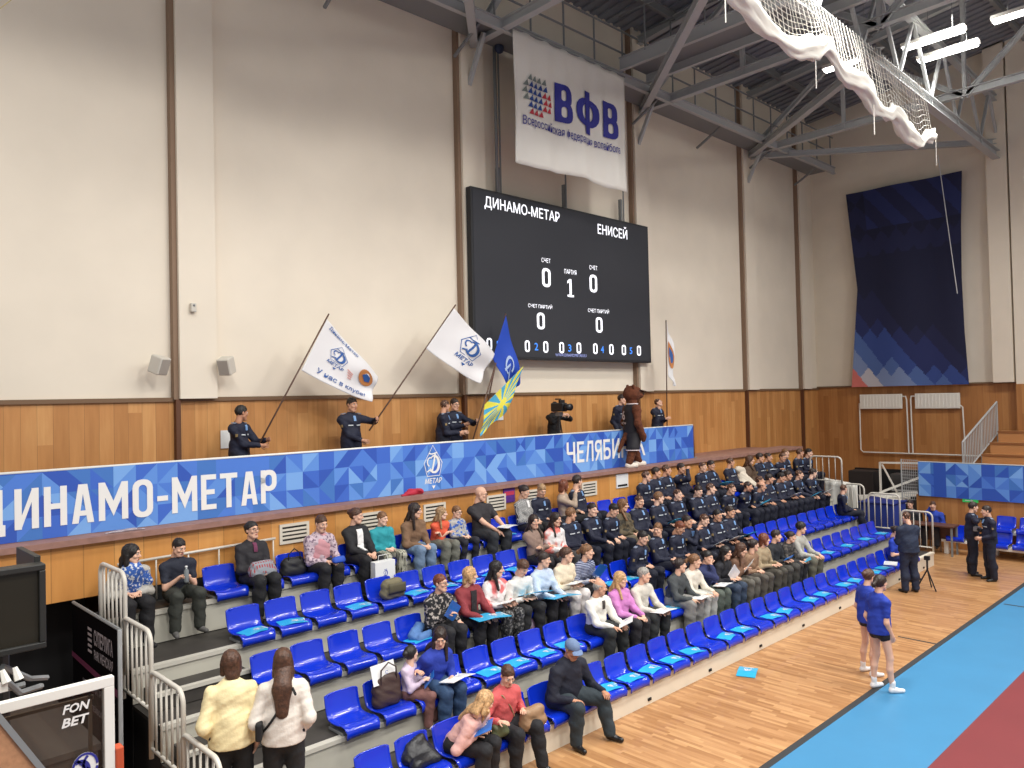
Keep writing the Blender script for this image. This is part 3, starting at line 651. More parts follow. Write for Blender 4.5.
    def decal(name, p, d, w, h, m, up=U, th=.005, nu=1, nv=1):
        d = np.array(d, float)/np.linalg.norm(d); a = np.cross(up, d); a /= np.linalg.norm(a); b = np.cross(d, a); mb = MB()
        def f(u, v): return tuple(on(np.array(p, float)+a*(u-.5)*w+b*(v-.5)*h, d)-d*th)
        mb.grid(f, nu, nv, 0, .012); return mb.build(name, m, jk, local=True)
    ch = SC-U*.13*s
    if cadet:
        ring = [nb+U*.012*s+(V3(1, 0, 0)*cos(a)*.066+V3(0, 1, 0)*sin(a)*.066)*s for a in np.linspace(0, 2*pi, 13)]; MB().tube([tuple(v) for v in ring], .013*s, 6, cap=False).build('collar', ct, jk, True, local=True)
        for i in (-1, 1):
            decal('chest_tape', ch+V3(i*.075*s, 0, 0)+F*.28, -F, .085*s, .018*s, TAPE)
            q = sh[i]+V3(-i*.035*s, 0, .25); decal('epaulette', q, V3(0, 0, -1.), .075*s, .05*s, EPAU, up=V3(0, -1, 0), th=.009)
            m_ = (sh[i]*.6+E[i]*.4); decal('sleeve_badge', m_+V3(i*.2, -.1, 0), V3(-i, .5, 0), .036*s, .042*s, PATCH)
        decal('shirt_front', SC-U*.02*s+F*.28, -F, .042*s, .085*s, SHIRT, nu=2, nv=3)
    if collar:
        decal('placket', SC-U*.03*s+F*.28, -F, .05*s, .12*s, cmat(collar), nu=2, nv=4)
        ring = [nb+U*.012*s+(V3(1, 0, 0)*cos(a)*.066+V3(0, 1, 0)*sin(a)*.066)*s for a in np.linspace(0, 2*pi, 13)]; MB().tube([tuple(v) for v in ring], .014*s, 6, cap=False).build('collar', cmat(collar), jk, True, local=True)
    if vest: decal('shirt_panel', SC-U*.16*s+F*.3, -F, .1*s, .34*s, cmat(vest), nu=3, nv=8)
    # shoes
    for i in (-1, 1):
        a = ank[i]; f_ = V3(i*.2, -1, 0); f_ /= np.linalg.norm(f_); z0 = 0.
        sp_ = [('c', T(a+V3(0, .025, -.045)*s), T(a+f_*.15*s+V3(0, 0, -.052*s)), .037*s, .03*s), ('c', T(a+V3(0, .01, -.02)*s), T(a+f_*.06*s+V3(0, 0, -.04*s)), .038*s, .034*s)]
        bz = a[2]-.088*s; blob('shoe', sp_, cmat(shoes), t, .011, .02, 0, 0, (lambda P, b=bz: b-P[..., 2]))
        if socks: blob('sock', [('c', T(a+V3(0, 0, -.03)*s), T(a+V3(0, 0, .07)*s), .036*s, .042*s)], cmat(socks), t, .011)
    if glasses:
        m_ = MB()
        for q in (-1, 1): m_.tube([hf((q*.032+.02*cos(a), -.103, .012+.015*sin(a))) for a in np.linspace(0, 2*pi, 11)], .0022, 4, 0, False); m_.tube([hf((q*.052, -.1, .016)), hf((q*.078, -.0, .014))], .002, 4)
        m_.tube([hf((-.012, -.104, .014)), hf((.012, -.104, .014))], .002, 4); m_.build('glasses', DARK, t, local=True)
    if cap:
        cp = lambda G: np.maximum(sd_prim(G, ('e', (0, .014, .036), (.085, .105, .096))), .035-G[..., 2])
        cv_, cq = surface(cp, np.array((-.11, -.12, 0)), np.array((.11, .14, .14)), .01)
        br = MB(); br.grid(lambda u, v: ((u-.5)*.15, -.075-.075*v*(1-(2*u-1)**2*.6), .042-.02*v-.012*(2*u-1)**2), 10, 5, 0, .006)
        co_ = place(bpy.data.objects.new('cap', mesh_np('cap', (cv_*hs)@HR.T+hc0, cq, [cmat(cap)])), t)
        b2_ = MB(); b2_.v = [hf(v) for v in br.v]; b2_.f = br.f; b2_.m = br.m; b2_.build('cap_brim', cmat(cap), co_, local=True)
    return t, dict(W=W, H=H, hf=hf, SC=SC, F=F, U=U, knee=knee, on=on, E=E, sh=sh)
def wpt(t, p):
    a = t.rotation_euler[2]; return Vector(t.location)+Vector((p[0]*cos(a)-p[1]*sin(a), p[0]*sin(a)+p[1]*cos(a), p[2]))
ORD = ['first', 'second', 'third', 'fourth', 'fifth', 'sixth', 'seventh', 'eighth', 'ninth', 'tenth', 'eleventh', 'twelfth', 'thirteenth', 'fourteenth', 'fifteenth', 'sixteenth', 'seventeenth', 'eighteenth', 'nineteenth', 'twentieth', 'twenty-first', 'twenty-second', 'twenty-third', 'twenty-fourth', 'twenty-fifth', 'twenty-sixth', 'twenty-seventh', 'twenty-eighth', 'twenty-ninth', 'thirtieth']
# ------------------------------------------------------------------ leaflets, booklets, bags
TQ = mat('leaflet_turquoise', (40, 168, 214), .35); TQB = mat('leaflet_blue', (40, 110, 196), .35); PAPER = mat('paper_white', (228, 228, 226), .5)
def leaf_proto(name, base, open_):
    t = thing(name, 'x', 'leaflet')
    f = lambda u, v: ((u-.5)*.34, (v-.5)*.22, .010+(.012*(1-abs(2*u-1)) if open_ else .006*sin(u*3)))
    g = lambda a, b: (a*.34, b*.22, .0125+(.012*(1-abs(2*a)) if open_ else .006*sin((a+.5)*3)))
    MB().grid(f, 10, 2, 0, .004).build('cover', base, t, local=True)
    m = MB(); poly(m, [(.1+.1*cos(a)*(1+.35*sin(3*a)), .17*sin(a)*(1+.3*cos(5*a))) for a in np.linspace(0, 2*pi, 17)[:-1]], g); stroke(m, arc(.26, 0, .1, .2, 0, 330, 10), .03, g); poly(m, [(.42, -.3), (.47, -.3), (.47, .3), (.42, .3)], g)
    m.build('print', PAPER, t, local=True)
    m2 = MB(); stroke(m2, arc(.1, 0, .05, .08, 20, 320, 8), .02, lambda a, b: (g(a, b)[0], g(a, b)[1], g(a, b)[2]+.001)); m2.build('badge', mat('print_blue', (40, 70, 170), .5), t, local=True)
    return t
leaf0 = leaf_proto('leaflet', TQ, True); leafw = leaf_proto('booklet', PAPER, True); leafb = leaf_proto('booklet', TQB, False)
_used = set()
def put(proto, loc, rot, label, group=None, sc_=1.):
    o = dup(proto, Vector(loc), label=label, group=group) if id(proto) in _used else proto
    _used.add(id(proto)); o.location = loc; o.rotation_euler = rot; o.scale = (sc_,)*3; o['label'] = label
    if group: o['group'] = group
    return o
def lump(name, label, cat, c, d, m, rz=0., extra=None, k=.03, prims=None):
    t = thing(name, label, cat, c, rz)
    x, y, z = d[0]/2, d[1]/2, d[2]
    pr = prims or [('c', (-x*.6, 0, z*.3), (x*.6, 0, z*.3), y*.9, y*.9), ('c', (-x*.55, 0, z*.7), (x*.5, .0, z*.72), y*.8, y*.75)]
    blob('bag_body' if 'bag' in cat else 'folds', pr, m, t, .014, k, .006, R.random()*6, lambda P: -P[..., 2])
    if extra: extra(t)
    return t
# ------------------------------------------------------------------ the seated crowd
FZ = [0., .32, .68, 1.04, 1.40]; RW = dict(E=0, D=1, C=2, B=3, A=4)
PEOPLE = {}
occupied = {k: [] for k in range(5)}
def sitp(row, X, lean, s, label, **k):
    i = RW[row]; y, z = TIERS[i]; occupied[i].append((X, label)); k.setdefault('seat', z+.06-FZ[i])
    if X > 11: k.setdefault('res', .019)
    t, I = person(label, (X, y+.22, FZ[i]), lean, s, **k); PEOPLE[label] = (t, I); return t, I
def hold(P, proto, label, dx=0., dz=.03, rot=(-.35, 0, 0), sc_=1., fw_=.05, group=None):
    t, I = P; p = (I['W'][-1]+I['W'][1])/2+V3(dx, -fw_, dz); return put(proto, wpt(t, p), (rot[0], rot[1], rot[2]+t.rotation_euler[2]), label, group, sc_)
BK = (32, 31, 34); JEAN = (92, 112, 140); DG = (60, 62, 64); DKJ = (48, 60, 84)
wht = (222, 220, 212)
# ---- top row, left to right
SCARF = pattern('scarf_print', 'n', (50, 92, 170), (210, 214, 220), 30)
p = sitp('A', 3.10, 20, .97, 'young woman with long dark hair and blue patterned scarf sitting beside the top rail', sex='f', hair='long', hc='black', hy=48, top=(176, 172, 164), bot=(26, 25, 28), collar=None, shoes=(30, 28, 30), hood=True)
t, I = p; tg = [('f', tuple(I['SC']+V3(0, -.06, -.0)), tuple(I['SC']-I['U']*.26+I['F']*.05), .13, .13, tuple(I['F']), 1.15), ('c', tuple(I['sh'][1]), tuple((I['sh'][1]+I['E'][1])/2), .065, .07)]
blob('scarf', tg, SCARF, t, .014, .03, .005)
p = sitp('A', 3.68, 12, .90, 'boy in dark navy T-shirt and dark green trousers sitting next to the woman with scarf', hair='short', hc='black', hy=18, hp=20, top=(34, 38, 52), bot=(52, 54, 48), sleeve='short', pose='phone', shoes=(90, 88, 86))
t = thing('water_bottle', 'small clear bottle in the hands of the boy in navy T-shirt', 'bottle', wpt(p[0], (p[1]['W'][1]+p[1]['W'][-1])/2+V3(0, -.08, -.06)))
MB().tube([(0, 0, 0), (0, 0, .02), (0, 0, .14), (0, 0, .17), (0, 0, .18)], [.025, .03, .03, .014, .014], 10).build('bottle_body', mat('clear_plastic', (120, 126, 128), .15, spec=.8), t, True, local=True); MB().tube([(0, 0, .18), (0, 0, .2)], .015, 10).build('cap', PAPER, t, True, local=True)
p = sitp('A', 4.68, 1, .97, 'woman in black top and glasses with checked jacket on her lap, top row', sex='f', hair='bun', hc='black', hy=12, hp=-4, top=(40, 38, 42), bot=(30, 30, 32), pose='lap', glasses=True, collar=(110, 50, 80), shoes=(60, 44, 34))
lump('folded_jacket', 'grey and red checked jacket bundled on the lap of the woman in black with glasses', 'jacket', (4.68, 9.56, 1.98), (.34, .2, .16), pattern('check_grey', 'plaid', (150, 62, 66), (138, 142, 150), 9))
p = sitp('A', 5.62, 14, .97, 'older woman in pink waistcoat over patterned blouse holding blue cloth in top row', sex='f', hair='short', hc='brown', hy=5, hp=14, top=pattern('blouse_print', 'n', (196, 176, 184), (120, 100, 116), 26), bot=BK, fat=1.22, pose='lap', arms=((-.04, .33, .1), (.12, .36, .1)))
t, I = p; blob('waistcoat', [('f', tuple(I['H']+V3(0, -.02, -.02)), tuple(I['SC']-I['U']*.08), .175, .168, tuple(I['F']), 1.25)], mat('waistcoat_pink', (206, 150, 156), .85, bump=.3), t, .015, .03, .006)
lump('blue_cloth', 'bright blue folded cloth in the hands of the older woman in pink', 'cloth', wpt(t, I['W'][1]+V3(-.02, -.08, -.02)), (.2, .1, .06), mat('cloth_royal', (40, 80, 180), .7))
p = sitp('A', 6.27, 4, .97, 'woman in black jacket over white shirt with hair tied up, top row', sex='f', hair='bun', hc='brown', hy=38, top=BK, bot=(24, 23, 26), vest=(232, 230, 228), pose='lap', arms=((-.02, .34, .1), (.08, .36, .1)))
p = sitp('A', 6.70, 8, .85, 'boy in teal shirt and checked trousers between two women in the top row', hair='short', hc='light', hy=18, top=(42, 150, 160), bot=pattern('check_trousers', 'plaid', (54, 54, 48), (180, 178, 160), 10), skin='d', shoes=(70, 70, 70))
p = sitp('A', 7.24, 15, .97, 'girl with long brown hair in brown hooded sweater and jeans, top row', sex='f', hair='long', hc='dark', hy=42, top=(126, 96, 72), bot=(112, 134, 160), hood=True, pose='lap', arms=((-.05, .36, .08), (.08, .38, .08)))
p = sitp('A', 7.78, 15, .82, 'girl in orange T-shirt with arms crossed on her knees in the top row', sex='f', hair='long', hc='fair', hy=45, top=(226, 96, 66), bot=(112, 112, 102), sleeve='short', pose='fold', skin='d', wide=1.15)
p = sitp('A', 8.22, 0, .72, 'small boy with glasses in grey patterned sweater beside bald man', hair='short', hc='light', hy=15, hp=8, top=pattern('boy_sweater', 'n', (170, 168, 164), (52, 96, 180), 20), bot=(34, 34, 44), glasses=True, skin='d')
p = sitp('A', 8.75, 1, 1.06, 'bald man in black short sleeved polo shirt holding white paper in top row', hair='bald', hy=40, hp=12, top=(46, 43, 46), bot=(44, 46, 50), sleeve='short', pose='knees', glasses=True, fat=1.1, arms=((.0, .36, .08), (.16, .40, .08)))
hold(p, leafw, 'white booklet held by the bald man in black polo shirt', .08, .05, (0, 0, .3))
STR = pattern('stripe_bw', 'vstripe', (62, 62, 66), (196, 194, 190), 22)
p = sitp('A', 9.80, 0, .97, 'woman in black and white striped cardigan looking down, top row beside cadet', sex='f', hair='bun', hc='dark', hy=15, hp=18, top=STR, bot=BK, collar=(225, 222, 220))
p = sitp('A', 10.14, 8, .97, 'fair haired cadet looking down next to the woman in striped cardigan', hair='short', hc='fair', hy=-15, hp=25, cadet=True, top=NAVY, bot=NAVYP)
p = sitp('A', 10.86, 0, .98, 'woman in beige coat with reddish hair turned toward cadet in top row', sex='f', hair='bob', hc='red', hy=62, hp=12, top=(168, 148, 130), bot=BK, rz=.5, pose='chin')
p = sitp('A', 11.24, 0, 1.04, 'dark haired cadet turned away behind the woman in beige coat', hair='short', hc='dark', hy=65, cadet=True, top=NAVY, bot=NAVYP, rz=.3)
# ---- cadets
def cadets(row, lst, first):
    for j, (X, lean, s, hr, hy, hp, pose, lab) in enumerate(lst):
        q = sitp(row, X, lean, s, lab, hair=hr[0], hc=hr[1], hy=hy, hp=hp, pose=pose, cadet=True, top=NAVY, bot=NAVYP, skin=R.choice('abbd'), rz=R.uniform(-.08, .2))
        if pose in ('paper', 'fwd'):
            hold(q, R.choice((leafb, leafw, leaf0)), 'booklet in the hands of the '+short(lab), 0, .04, (-.5, 0, R.uniform(-.3, .3)))
def short(l):
    w = l.split(); return ' '.join(w[:10])
SB = ('buzz', 'brown'); SD = ('short', 'dark'); SK_ = ('buzz', 'dark'); SL = ('short', 'light'); SBk = ('short', 'black')
cadets('A', [(13.25, 11, .97, SB, 48, 6, 'lap', 'leftmost cadet of the top row group looking right with brown cropped hair'),
 (13.76, 2, .99, SD, 45, 4, 'lap', 'cadet with short dark hair second from left in the top row group'),
 (14.18, 0, 1.02, SB, 42, 8, 'lap', 'cadet third from left in top row group, level with the costumed performer'),
 (14.75, 0, 1.0, SD, 10, 4, 'face', 'cadet raising a hand to his forehead below the end of banner'),
 (15.52, 5, .97, SB, 0, 8, 'lap', 'cadet facing forward right of the one with raised hand, top row'),
 (15.97, 0, .97, SD, 5, 8, 'paper', 'dark haired cadet at the end of the banner in top row'),
 (16.85, 0, .98, SB, 55, 10, 'lap', 'cadet in profile with cream coat at his side in top row'),
 (18.28, 0, 1.0, SD, 35, 8, 'lap', 'cadet right of the brown coat woman in the top row'),
 (18.72, 0, .98, SK_, 30, 12, 'clap', 'cadet second right of the brown coat woman, top row'),
 (19.16, 14, .97, SB, 0, 14, 'lap', 'cadet bowing forward near the right end of the top row'),
 (19.66, 0, 1.03, SL, -20, 2, 'lap', 'tallest cadet of the top row, face turned toward camera'),
 (20.22, 10, 1.02, SB, 50, 8, 'knees', 'large cadet beside the top right guard rail'),
 (20.72, 12, .98, SBk, 20, 8, 'lap', 'dark haired cadet at the very right end of top row')], 0)
sitp('A', 17.78, 0, .97, 'woman in brown coat among the cadets of the top row', sex='f', hair='long', hc='brown', hy=35, hp=8, top=(86, 66, 50), bot=BK)
lump('cream_coat', 'cream coat draped on the seat between cadet in profile and brown coat woman', 'coat', (17.32, 9.78, 1.84), (.44, .3, .5), mat('cream_coat', (214, 202, 184), .85, bump=.3), prims=[('c', (-.1, .1, .5), (.1, .1, .45), .09, .1), ('c', (0, .05, .3), (.1, -.15, .1), .15, .13), ('c', (-.1, 0, .2), (-.1, -.2, .05), .1, .08)])
# ---- fourth row
p = sitp('B', 9.21, 0, .97, 'woman in brown long sleeved shirt with long dark hair leaning on her knee, fourth row', sex='f', hair='long', hc='dark', hy=-18, hp=2, top=(140, 116, 104), bot=BK, pose='fold')
p = sitp('B', 9.64, 8, .97, 'woman with long dark hair in white jacket with red marks, fourth row', sex='f', hair='long', hc='dark', hy=8, top=pattern('white_red', 'n', (228, 224, 222), (226, 120, 110), 5), bot=(70, 68, 68), pose='lap')
cadets('B', [(10.13, 0, .98, SL, 70, 10, 'lap', 'cadet in profile beside the woman in white jacket, fourth row'),
 (10.71, 0, 1.0, SD, -8, 4, 'knees', 'cadet facing the camera with pale blue shirt and tie, fourth row'),
 (11.10, 13, .97, SBk, 5, 26, 'lap', 'cadet bowing his head beside the woman in camouflage jacket'),
 (12.10, 0, 1.0, SB, 0, 14, 'lap', 'cadet right of the woman in camouflage jacket, fourth row'),
 (12.74, 0, 1.0, SL, 55, 6, 'paper', 'cadet in profile with brown hair holding a paper, fourth row centre'),
 (13.40, 0, .99, SB, 0, 4, 'lap', 'cadet facing forward in the fourth row above bowed cadets'),
 (14.15, 0, .99, SD, -5, 16, 'paper', 'cadet reading below the dark haired cadet at banner end'),
 (14.64, 0, 1.0, SB, 42, 6, 'lap', 'cadet with cropped hair looking right in the fourth row'),
 (15.18, 15, .97, SB, 10, 14, 'lap', 'cadet in fourth row below the cadet with cream coat'),
 (15.80, 18, .97, SK_, 12, 12, 'chin', 'cadet resting his chin on his hand in fourth row'),
 (16.30, 24, .95, ('fringe', 'brown'), 25, 14, 'paper', 'nearly bald cadet leaning forward with a leaflet'),
 (16.76, 0, .97, SB, 40, 6, 'lap', 'cadet directly behind the nearly bald leaning cadet'),
 (17.22, 0, .98, SD, 35, 6, 'lap', 'cadet right behind the leaflet readers, fourth row'),
 (17.72, 4, .97, SBk, 20, 14, 'paper', 'dark haired cadet reading blue leaflet near right of fourth row'),
 (18.16, 0, .98, SD, 15, 8, 'lap', 'cadet between two leaflet readers at right of fourth row'),
 (18.58, 7, .97, SB, 30, 8, 'fwd', 'cadet handing a leaflet along at right of fourth row'),
 (19.21, 12, .97, SD, 55, 14, 'fwd', 'last cadet at the right end of the fourth row')], 0)
p = sitp('B', 11.60, 0, .98, 'woman in camouflage jacket with long fair hair in the fourth row', sex='f', hair='long', hc='light', hy=25, top=pattern('camouflage', 'n', (96, 84, 64), (52, 48, 38), 14), bot=(118, 108, 90))
# ---- third row
p = sitp('C', 6.46, 12, .97, 'smiling woman with glasses in black floral top holding blue booklet, third row', sex='f', hair='short', hc='red', hy=20, hp=0, top=pattern('floral', 'n', (30, 29, 32), (170, 160, 152), 24), bot=BK, glasses=True, fat=1.15, pose='paper', arms=((-.02, .26, .22), (.16, .3, .1)))
hold(p, leafb, 'blue booklet held upright by the woman in black floral top', -.03, .1, (-1.2, .5, .5))
p = sitp('C', 7.01, 9, .97, 'woman with shoulder length fair hair in dark red cardigan, third row', sex='f', hair='bob', hc='blond', hy=58, top=(132, 48, 54), bot=BK, vest=(40, 34, 36), fat=1.08, pose='fwd')
hold(p, leaf0, 'open turquoise folder on the knees of the woman in dark red cardigan', 0, -.01, (-.05, 0, -.25), 1.45)
p = sitp('C', 7.51, 9, .97, 'woman with long dark hair in white jumper with red pattern, third row', sex='f', hair='long', hc='black', hy=42, top=pattern('white_pink', 'n', (230, 224, 222), (216, 110, 110), 6), bot=pattern('leggings', 'n', (40, 40, 42), (120, 118, 116), 30), pose='paper')
hold(p, leafw, 'white sheet on the lap of the woman in white jumper with red pattern', 0, .03, (-.3, 0, .2))
p = sitp('C', 7.92, 18, .95, 'boy with brown hair in plain white sweatshirt bending his head, third row', hair='mop', hc='brown', hy=-5, hp=32, top=(222, 220, 214), bot=(34, 34, 36), pose='paper', skin='d')
hold(p, leaf0, 'turquoise leaflet in the hands of the boy in white sweatshirt', .1, .04, (-.3, 0, -.3), 1.3)
p = sitp('C', 8.43, 13, .97, 'woman in pale blue striped shirt with hair tied back, third row', sex='f', hair='bun', hc='dark', hy=35, hp=10, top=pattern('shirt_stripe', 'vstripe', (206, 216, 230), (170, 190, 216), 30), bot=BK, pose='fwd')
hold(p, leaf0, 'large turquoise folder on the knees of the woman in striped shirt', 0, -.01, (-.15, 0, -.2), 1.45)
p = sitp('C', 8.93, 14, .97, 'girl in cream hooded sweater with tied back hair, third row', sex='f', hair='tail', hc='brown', hy=40, hp=6, top=(222, 206, 180), bot=(216, 210, 206), hood=True, pose='paper')
hold(p, leafw, 'white papers on the lap of the girl in cream hooded sweater', 0, .03, (-.2, 0, 0))
p = sitp('C', 9.36, 18, .97, 'girl in navy sweater with fine white stripes holding booklet, third row', sex='f', hair='tail', hc='light', hy=35, hp=6, top=pattern('navy_stripe', 'hstripe', (36, 44, 84), (170, 176, 196), 13), bot=BK, pose='paper')
hold(p, leafb, 'blue and white booklet raised by the girl in striped navy sweater', .12, .12, (-1., .3, .3))
cadets('C', [(10.82, 16, .97, SBk, 0, 14, 'lap', 'cadet sitting between empty seats at left of third row group'),
 (11.56, 0, .97, SL, -85, 8, 'lap', 'cadet turned away showing the back of cropped fair head'),
 (12.02, 12, .97, ('short', 'red'), 5, 28, 'lap', 'reddish haired cadet bowing his head in third row'),
 (12.50, 0, 1.0, SD, 5, 4, 'chin', 'cadet with glasses and hand at chest in third row'),
 (12.98, 5, .97, SB, 0, 20, 'paper', 'cadet looking down at papers in the third row'),
 (13.56, 0, .98, SBk, -5, 6, 'paper', 'cadet with black hair holding papers, third row right'),
 (14.04, 0, 1.0, SD, 5, 4, 'paper', 'rightmost cadet of the third row, bright blue leaflet raised')], 0)
p = sitp('C', 19.3, 6, .95, 'lone cadet reclining at the right end of the third row', hair='buzz', hc='brown', hy=40, hp=6, cadet=True, top=NAVY, bot=NAVYP, rz=.6, arms=((-.1, .25, .1), (.2, .34, .02)), legs={1: (.05, .25), -1: (0, .1)})
# ---- second row
LAV = (204, 186, 204)
p = sitp('D', 5.43, 6, .72, 'little girl in lavender top and brown trousers sitting next to the woman in blue', sex='f', hair='bun', hc='black', hy=70, hp=-5, top=LAV, bot=(122, 84, 78), pose='phone', skin='d', rz=.5, shoes=(220, 210, 220), socks=(230, 225, 228))
hold(p, leafb, 'blue book in the hands of the little girl in lavender', .02, 0, (-.9, 0, .4), .8)
p = sitp('D', 5.75, 17, .97, 'woman in cobalt blue sweater and jeans looking down, second row', sex='f', hair='long', hc='dark', hy=-35, hp=25, top=(36, 58, 160), bot=(52, 78, 112), pose='paper', arms=((-.3, .1, .25), (.06, .32, .14)))
put(leafw, wpt(p[0], p[1]['W'][1]+V3(.0, -.1, .0)), (-.2, 0, .1), 'white booklet on the lap of the woman in cobalt blue sweater', None, 1.1)
p = sitp('D', 8.79, 11, .97, 'elderly bald man in white sweater with dark collar and cuffs, second row', hair='fringe', hc='grey', hy=45, hp=14, top=(226, 222, 212), bot=(40, 42, 42), collar=(66, 60, 56), pose='fwd', fat=1.1, skin='b')
hold(p, leafw, 'white folded paper held by the elderly man in white sweater', .14, .03, (-.5, 0, .6))
p = sitp('D', 9.35, 6, .97, 'woman with wavy blond hair in violet pink sweatshirt, second row', sex='f', hair='long', hc='blond', hy=15, hp=6, top=(196, 124, 184), bot=(36, 34, 38), fat=1.08, pose='lap', arms=((-.04, .36, .1), (.1, .38, .1)))
p = sitp('D', 9.84, 12, .97, 'grey haired man in pale grey sweater with dark sleeve stripes, second row', hair='short', hc='grey', hy=35, hp=6, top=(204, 198, 186), bot=(48, 50, 50), pose='fwd')
hold(p, leafw, 'white booklet on the knees of the grey haired man', 0, .0, (-.1, 0, 0), 1.1)
p = sitp('D', 10.79, 14, .97, 'woman in charcoal sweater and grey trousers with dark hair tied back', sex='f', hair='bun', hc='dark', hy=50, hp=4, top=(66, 70, 72), bot=(132, 130, 126), fat=1.1, pose='fwd', wide=1.2)
hold(p, leafw, 'white leaflet on the knees of the woman in charcoal sweater', .1, .0, (-.1, 0, 0))
p = sitp('D', 11.23, 14, .97, 'woman in cream fleece and light jeans, second row', sex='f', hair='tail', hc='light', hy=35, hp=8, top=(214, 206, 192), bot=(176, 176, 170), pose='fwd', hood=True)
p = sitp('D', 11.66, 12, .95, 'girl in navy jacket and green trousers with hand near chin', sex='f', hair='bun', hc='black', hy=5, hp=10, top=(38, 46, 88), bot=(80, 88, 80), pose='chin', wide=1.2)
put(leafw, wpt(p[0], p[1]['W'][1]+V3(.0, -.12, .0)), (-.1, 0, .1), 'white paper on the lap of the girl in navy jacket')
p = sitp('D', 12.19, 15, .97, 'girl with long black hair in black jacket and dark jeans holding white folder', sex='f', hair='long', hc='black', hy=5, hp=8, top=(34, 34, 40), bot=(50, 64, 84), pose='paper')
hold(p, leafw, 'white folder upright in the hands of the girl in black jacket', -.05, .1, (-1.2, .6, .2))
p = sitp('D', 12.66, 18, .97, 'girl with long brown hair in brown sweater and grey trousers', sex='f', hair='long', hc='brown', hy=25, hp=18, top=(112, 82, 64), bot=(92, 88, 80), pose='phone')
hold(p, leafw, 'white card in the hands of the girl in brown sweater', .05, .06, (-.9, 0, .4))
p = sitp('D', 13.17, 15, .95, 'girl with tied dark hair in rust jacket looking down the row', sex='f', hair='bun', hc='dark', hy=60, hp=5, top=(142, 112, 88), bot=(84, 78, 70))
p = sitp('D', 13.68, 10, .97, 'woman with reddish hair in olive beige coat, second row', sex='f', hair='bob', hc='red', hy=48, hp=6, top=(158, 140, 112), bot=(72, 68, 60), pose='paper')
p = sitp('D', 14.15, 10, .97, 'bearded man in black sweater, second row', hair='short', hc='dark', hy=38, hp=8, top=(36, 38, 42), bot=(66, 64, 60), pose='paper')
hold(p, leafb, 'blue leaflet held by the bearded man in black', 0, .05, (-.5, 0, .3), .8)
p = sitp('D', 14.60, 18, .90, 'person in dark patterned jacket bending between bearded man and man in grey hoodie', sex='f', hair='bun', hc='dark', hy=20, hp=10, top=pattern('dark_speckle', 'n', (48, 46, 46), (92, 86, 80), 20), bot=(36, 36, 40), pose='fwd')
hold(p, leaf0, 'turquoise round-folded leaflet at the knees beside the man in grey hoodie', .1, .0, (-.5, 0, .5), .8)
p = sitp('D', 15.16, 11, 1.0, 'young man with black hair in light grey hoodie and khaki trousers, second row', hair='mop', hc='black', hy=50, hp=8, top=(168, 166, 158), bot=(100, 98, 84), hood=True, pose='fwd')
# ---- front row
p = sitp('E', 5.46, 34, .97, 'woman with long blond hair in pale pink jumper bending over a tablet, front row', sex='f', hair='long', hc='blond', hy=62, hp=32, top=(226, 176, 166), bot=(26, 25, 28), pose='paper', rz=.35, fat=1.1)
hold(p, leafb, 'blue and white tablet case in the hands of the blond woman in pale pink', 0, .05, (-.4, 0, .4), .9)
p = sitp('E', 6.10, 15, .97, 'woman with short brown hair in salmon pink sweater with shoulder bag, front row', sex='f', hair='short', hc='brown', hy=-18, hp=24, top=(206, 92, 92), bot=(24, 24, 28), fat=1.2, pose='bag', legs={1: (.1, .1)}, arms=((-.3, .3, .2), (.14, .26, .2)))
t, I = p; q0 = I['on'](I['SC']+V3(-.1, 0, .02)+I['F']*.3, -I['F']); q1 = I['on'](I['SC']-I['U']*.12+I['F']*.3, -I['F']); q2 = I['on'](I['SC']-I['U']*.28+V3(.1, 0, 0)+I['F']*.3, -I['F'])
LEA = mat('leather_tan', (150, 118, 88), .5, bump=.2)
def strap(t2): MB().tube([tuple(wpt(t, v)-t2.location) for v in (I['sh'][-1]+V3(.03, .0, .06), q0+V3(0, -.01, 0), q1+V3(0, -.012, 0), q2+V3(0, -.012, 0), q2+V3(.06, -.1, -.04))], .009, 6).build('strap', LEA, t2, True, local=True)
lump('shoulder_bag', 'tan leather shoulder bag on the lap of the woman in salmon pink sweater', 'bag', wpt(t, V3(.24, -.3, .44)), (.36, .2, .24), LEA, .5, None)
bg = C.objects[-2] if False else None
tb = [o for o in C.objects if o.name.startswith('shoulder_bag')][0]; tb.rotation_euler = (0, 0, 0); strap(tb)
p = sitp('E', 7.18, 16, 1.03, 'heavy man in navy jacket, cap and dark glasses resting hands on knees, front row', hair='short', hc='grey', hy=-6, hp=22, top=(24, 27, 42), bot=(40, 50, 56), fat=1.6, pose='knees', cap=(104, 124, 158), arms=((-.2, .34, .1), (.26, .42, .1)), legs={1: (.12, .12), -1: (-.05, .0)}, skin='c', glasses=True, hood=True)
p = sitp('E', 18.18, 8, .95, 'girl in royal blue T-shirt sitting at the far end of the front row', sex='f', hair='bun', hc='dark', hy=10, hp=20, top=(30, 62, 176), bot=(28, 40, 90), sleeve='short')
for s_ in (1,): pass
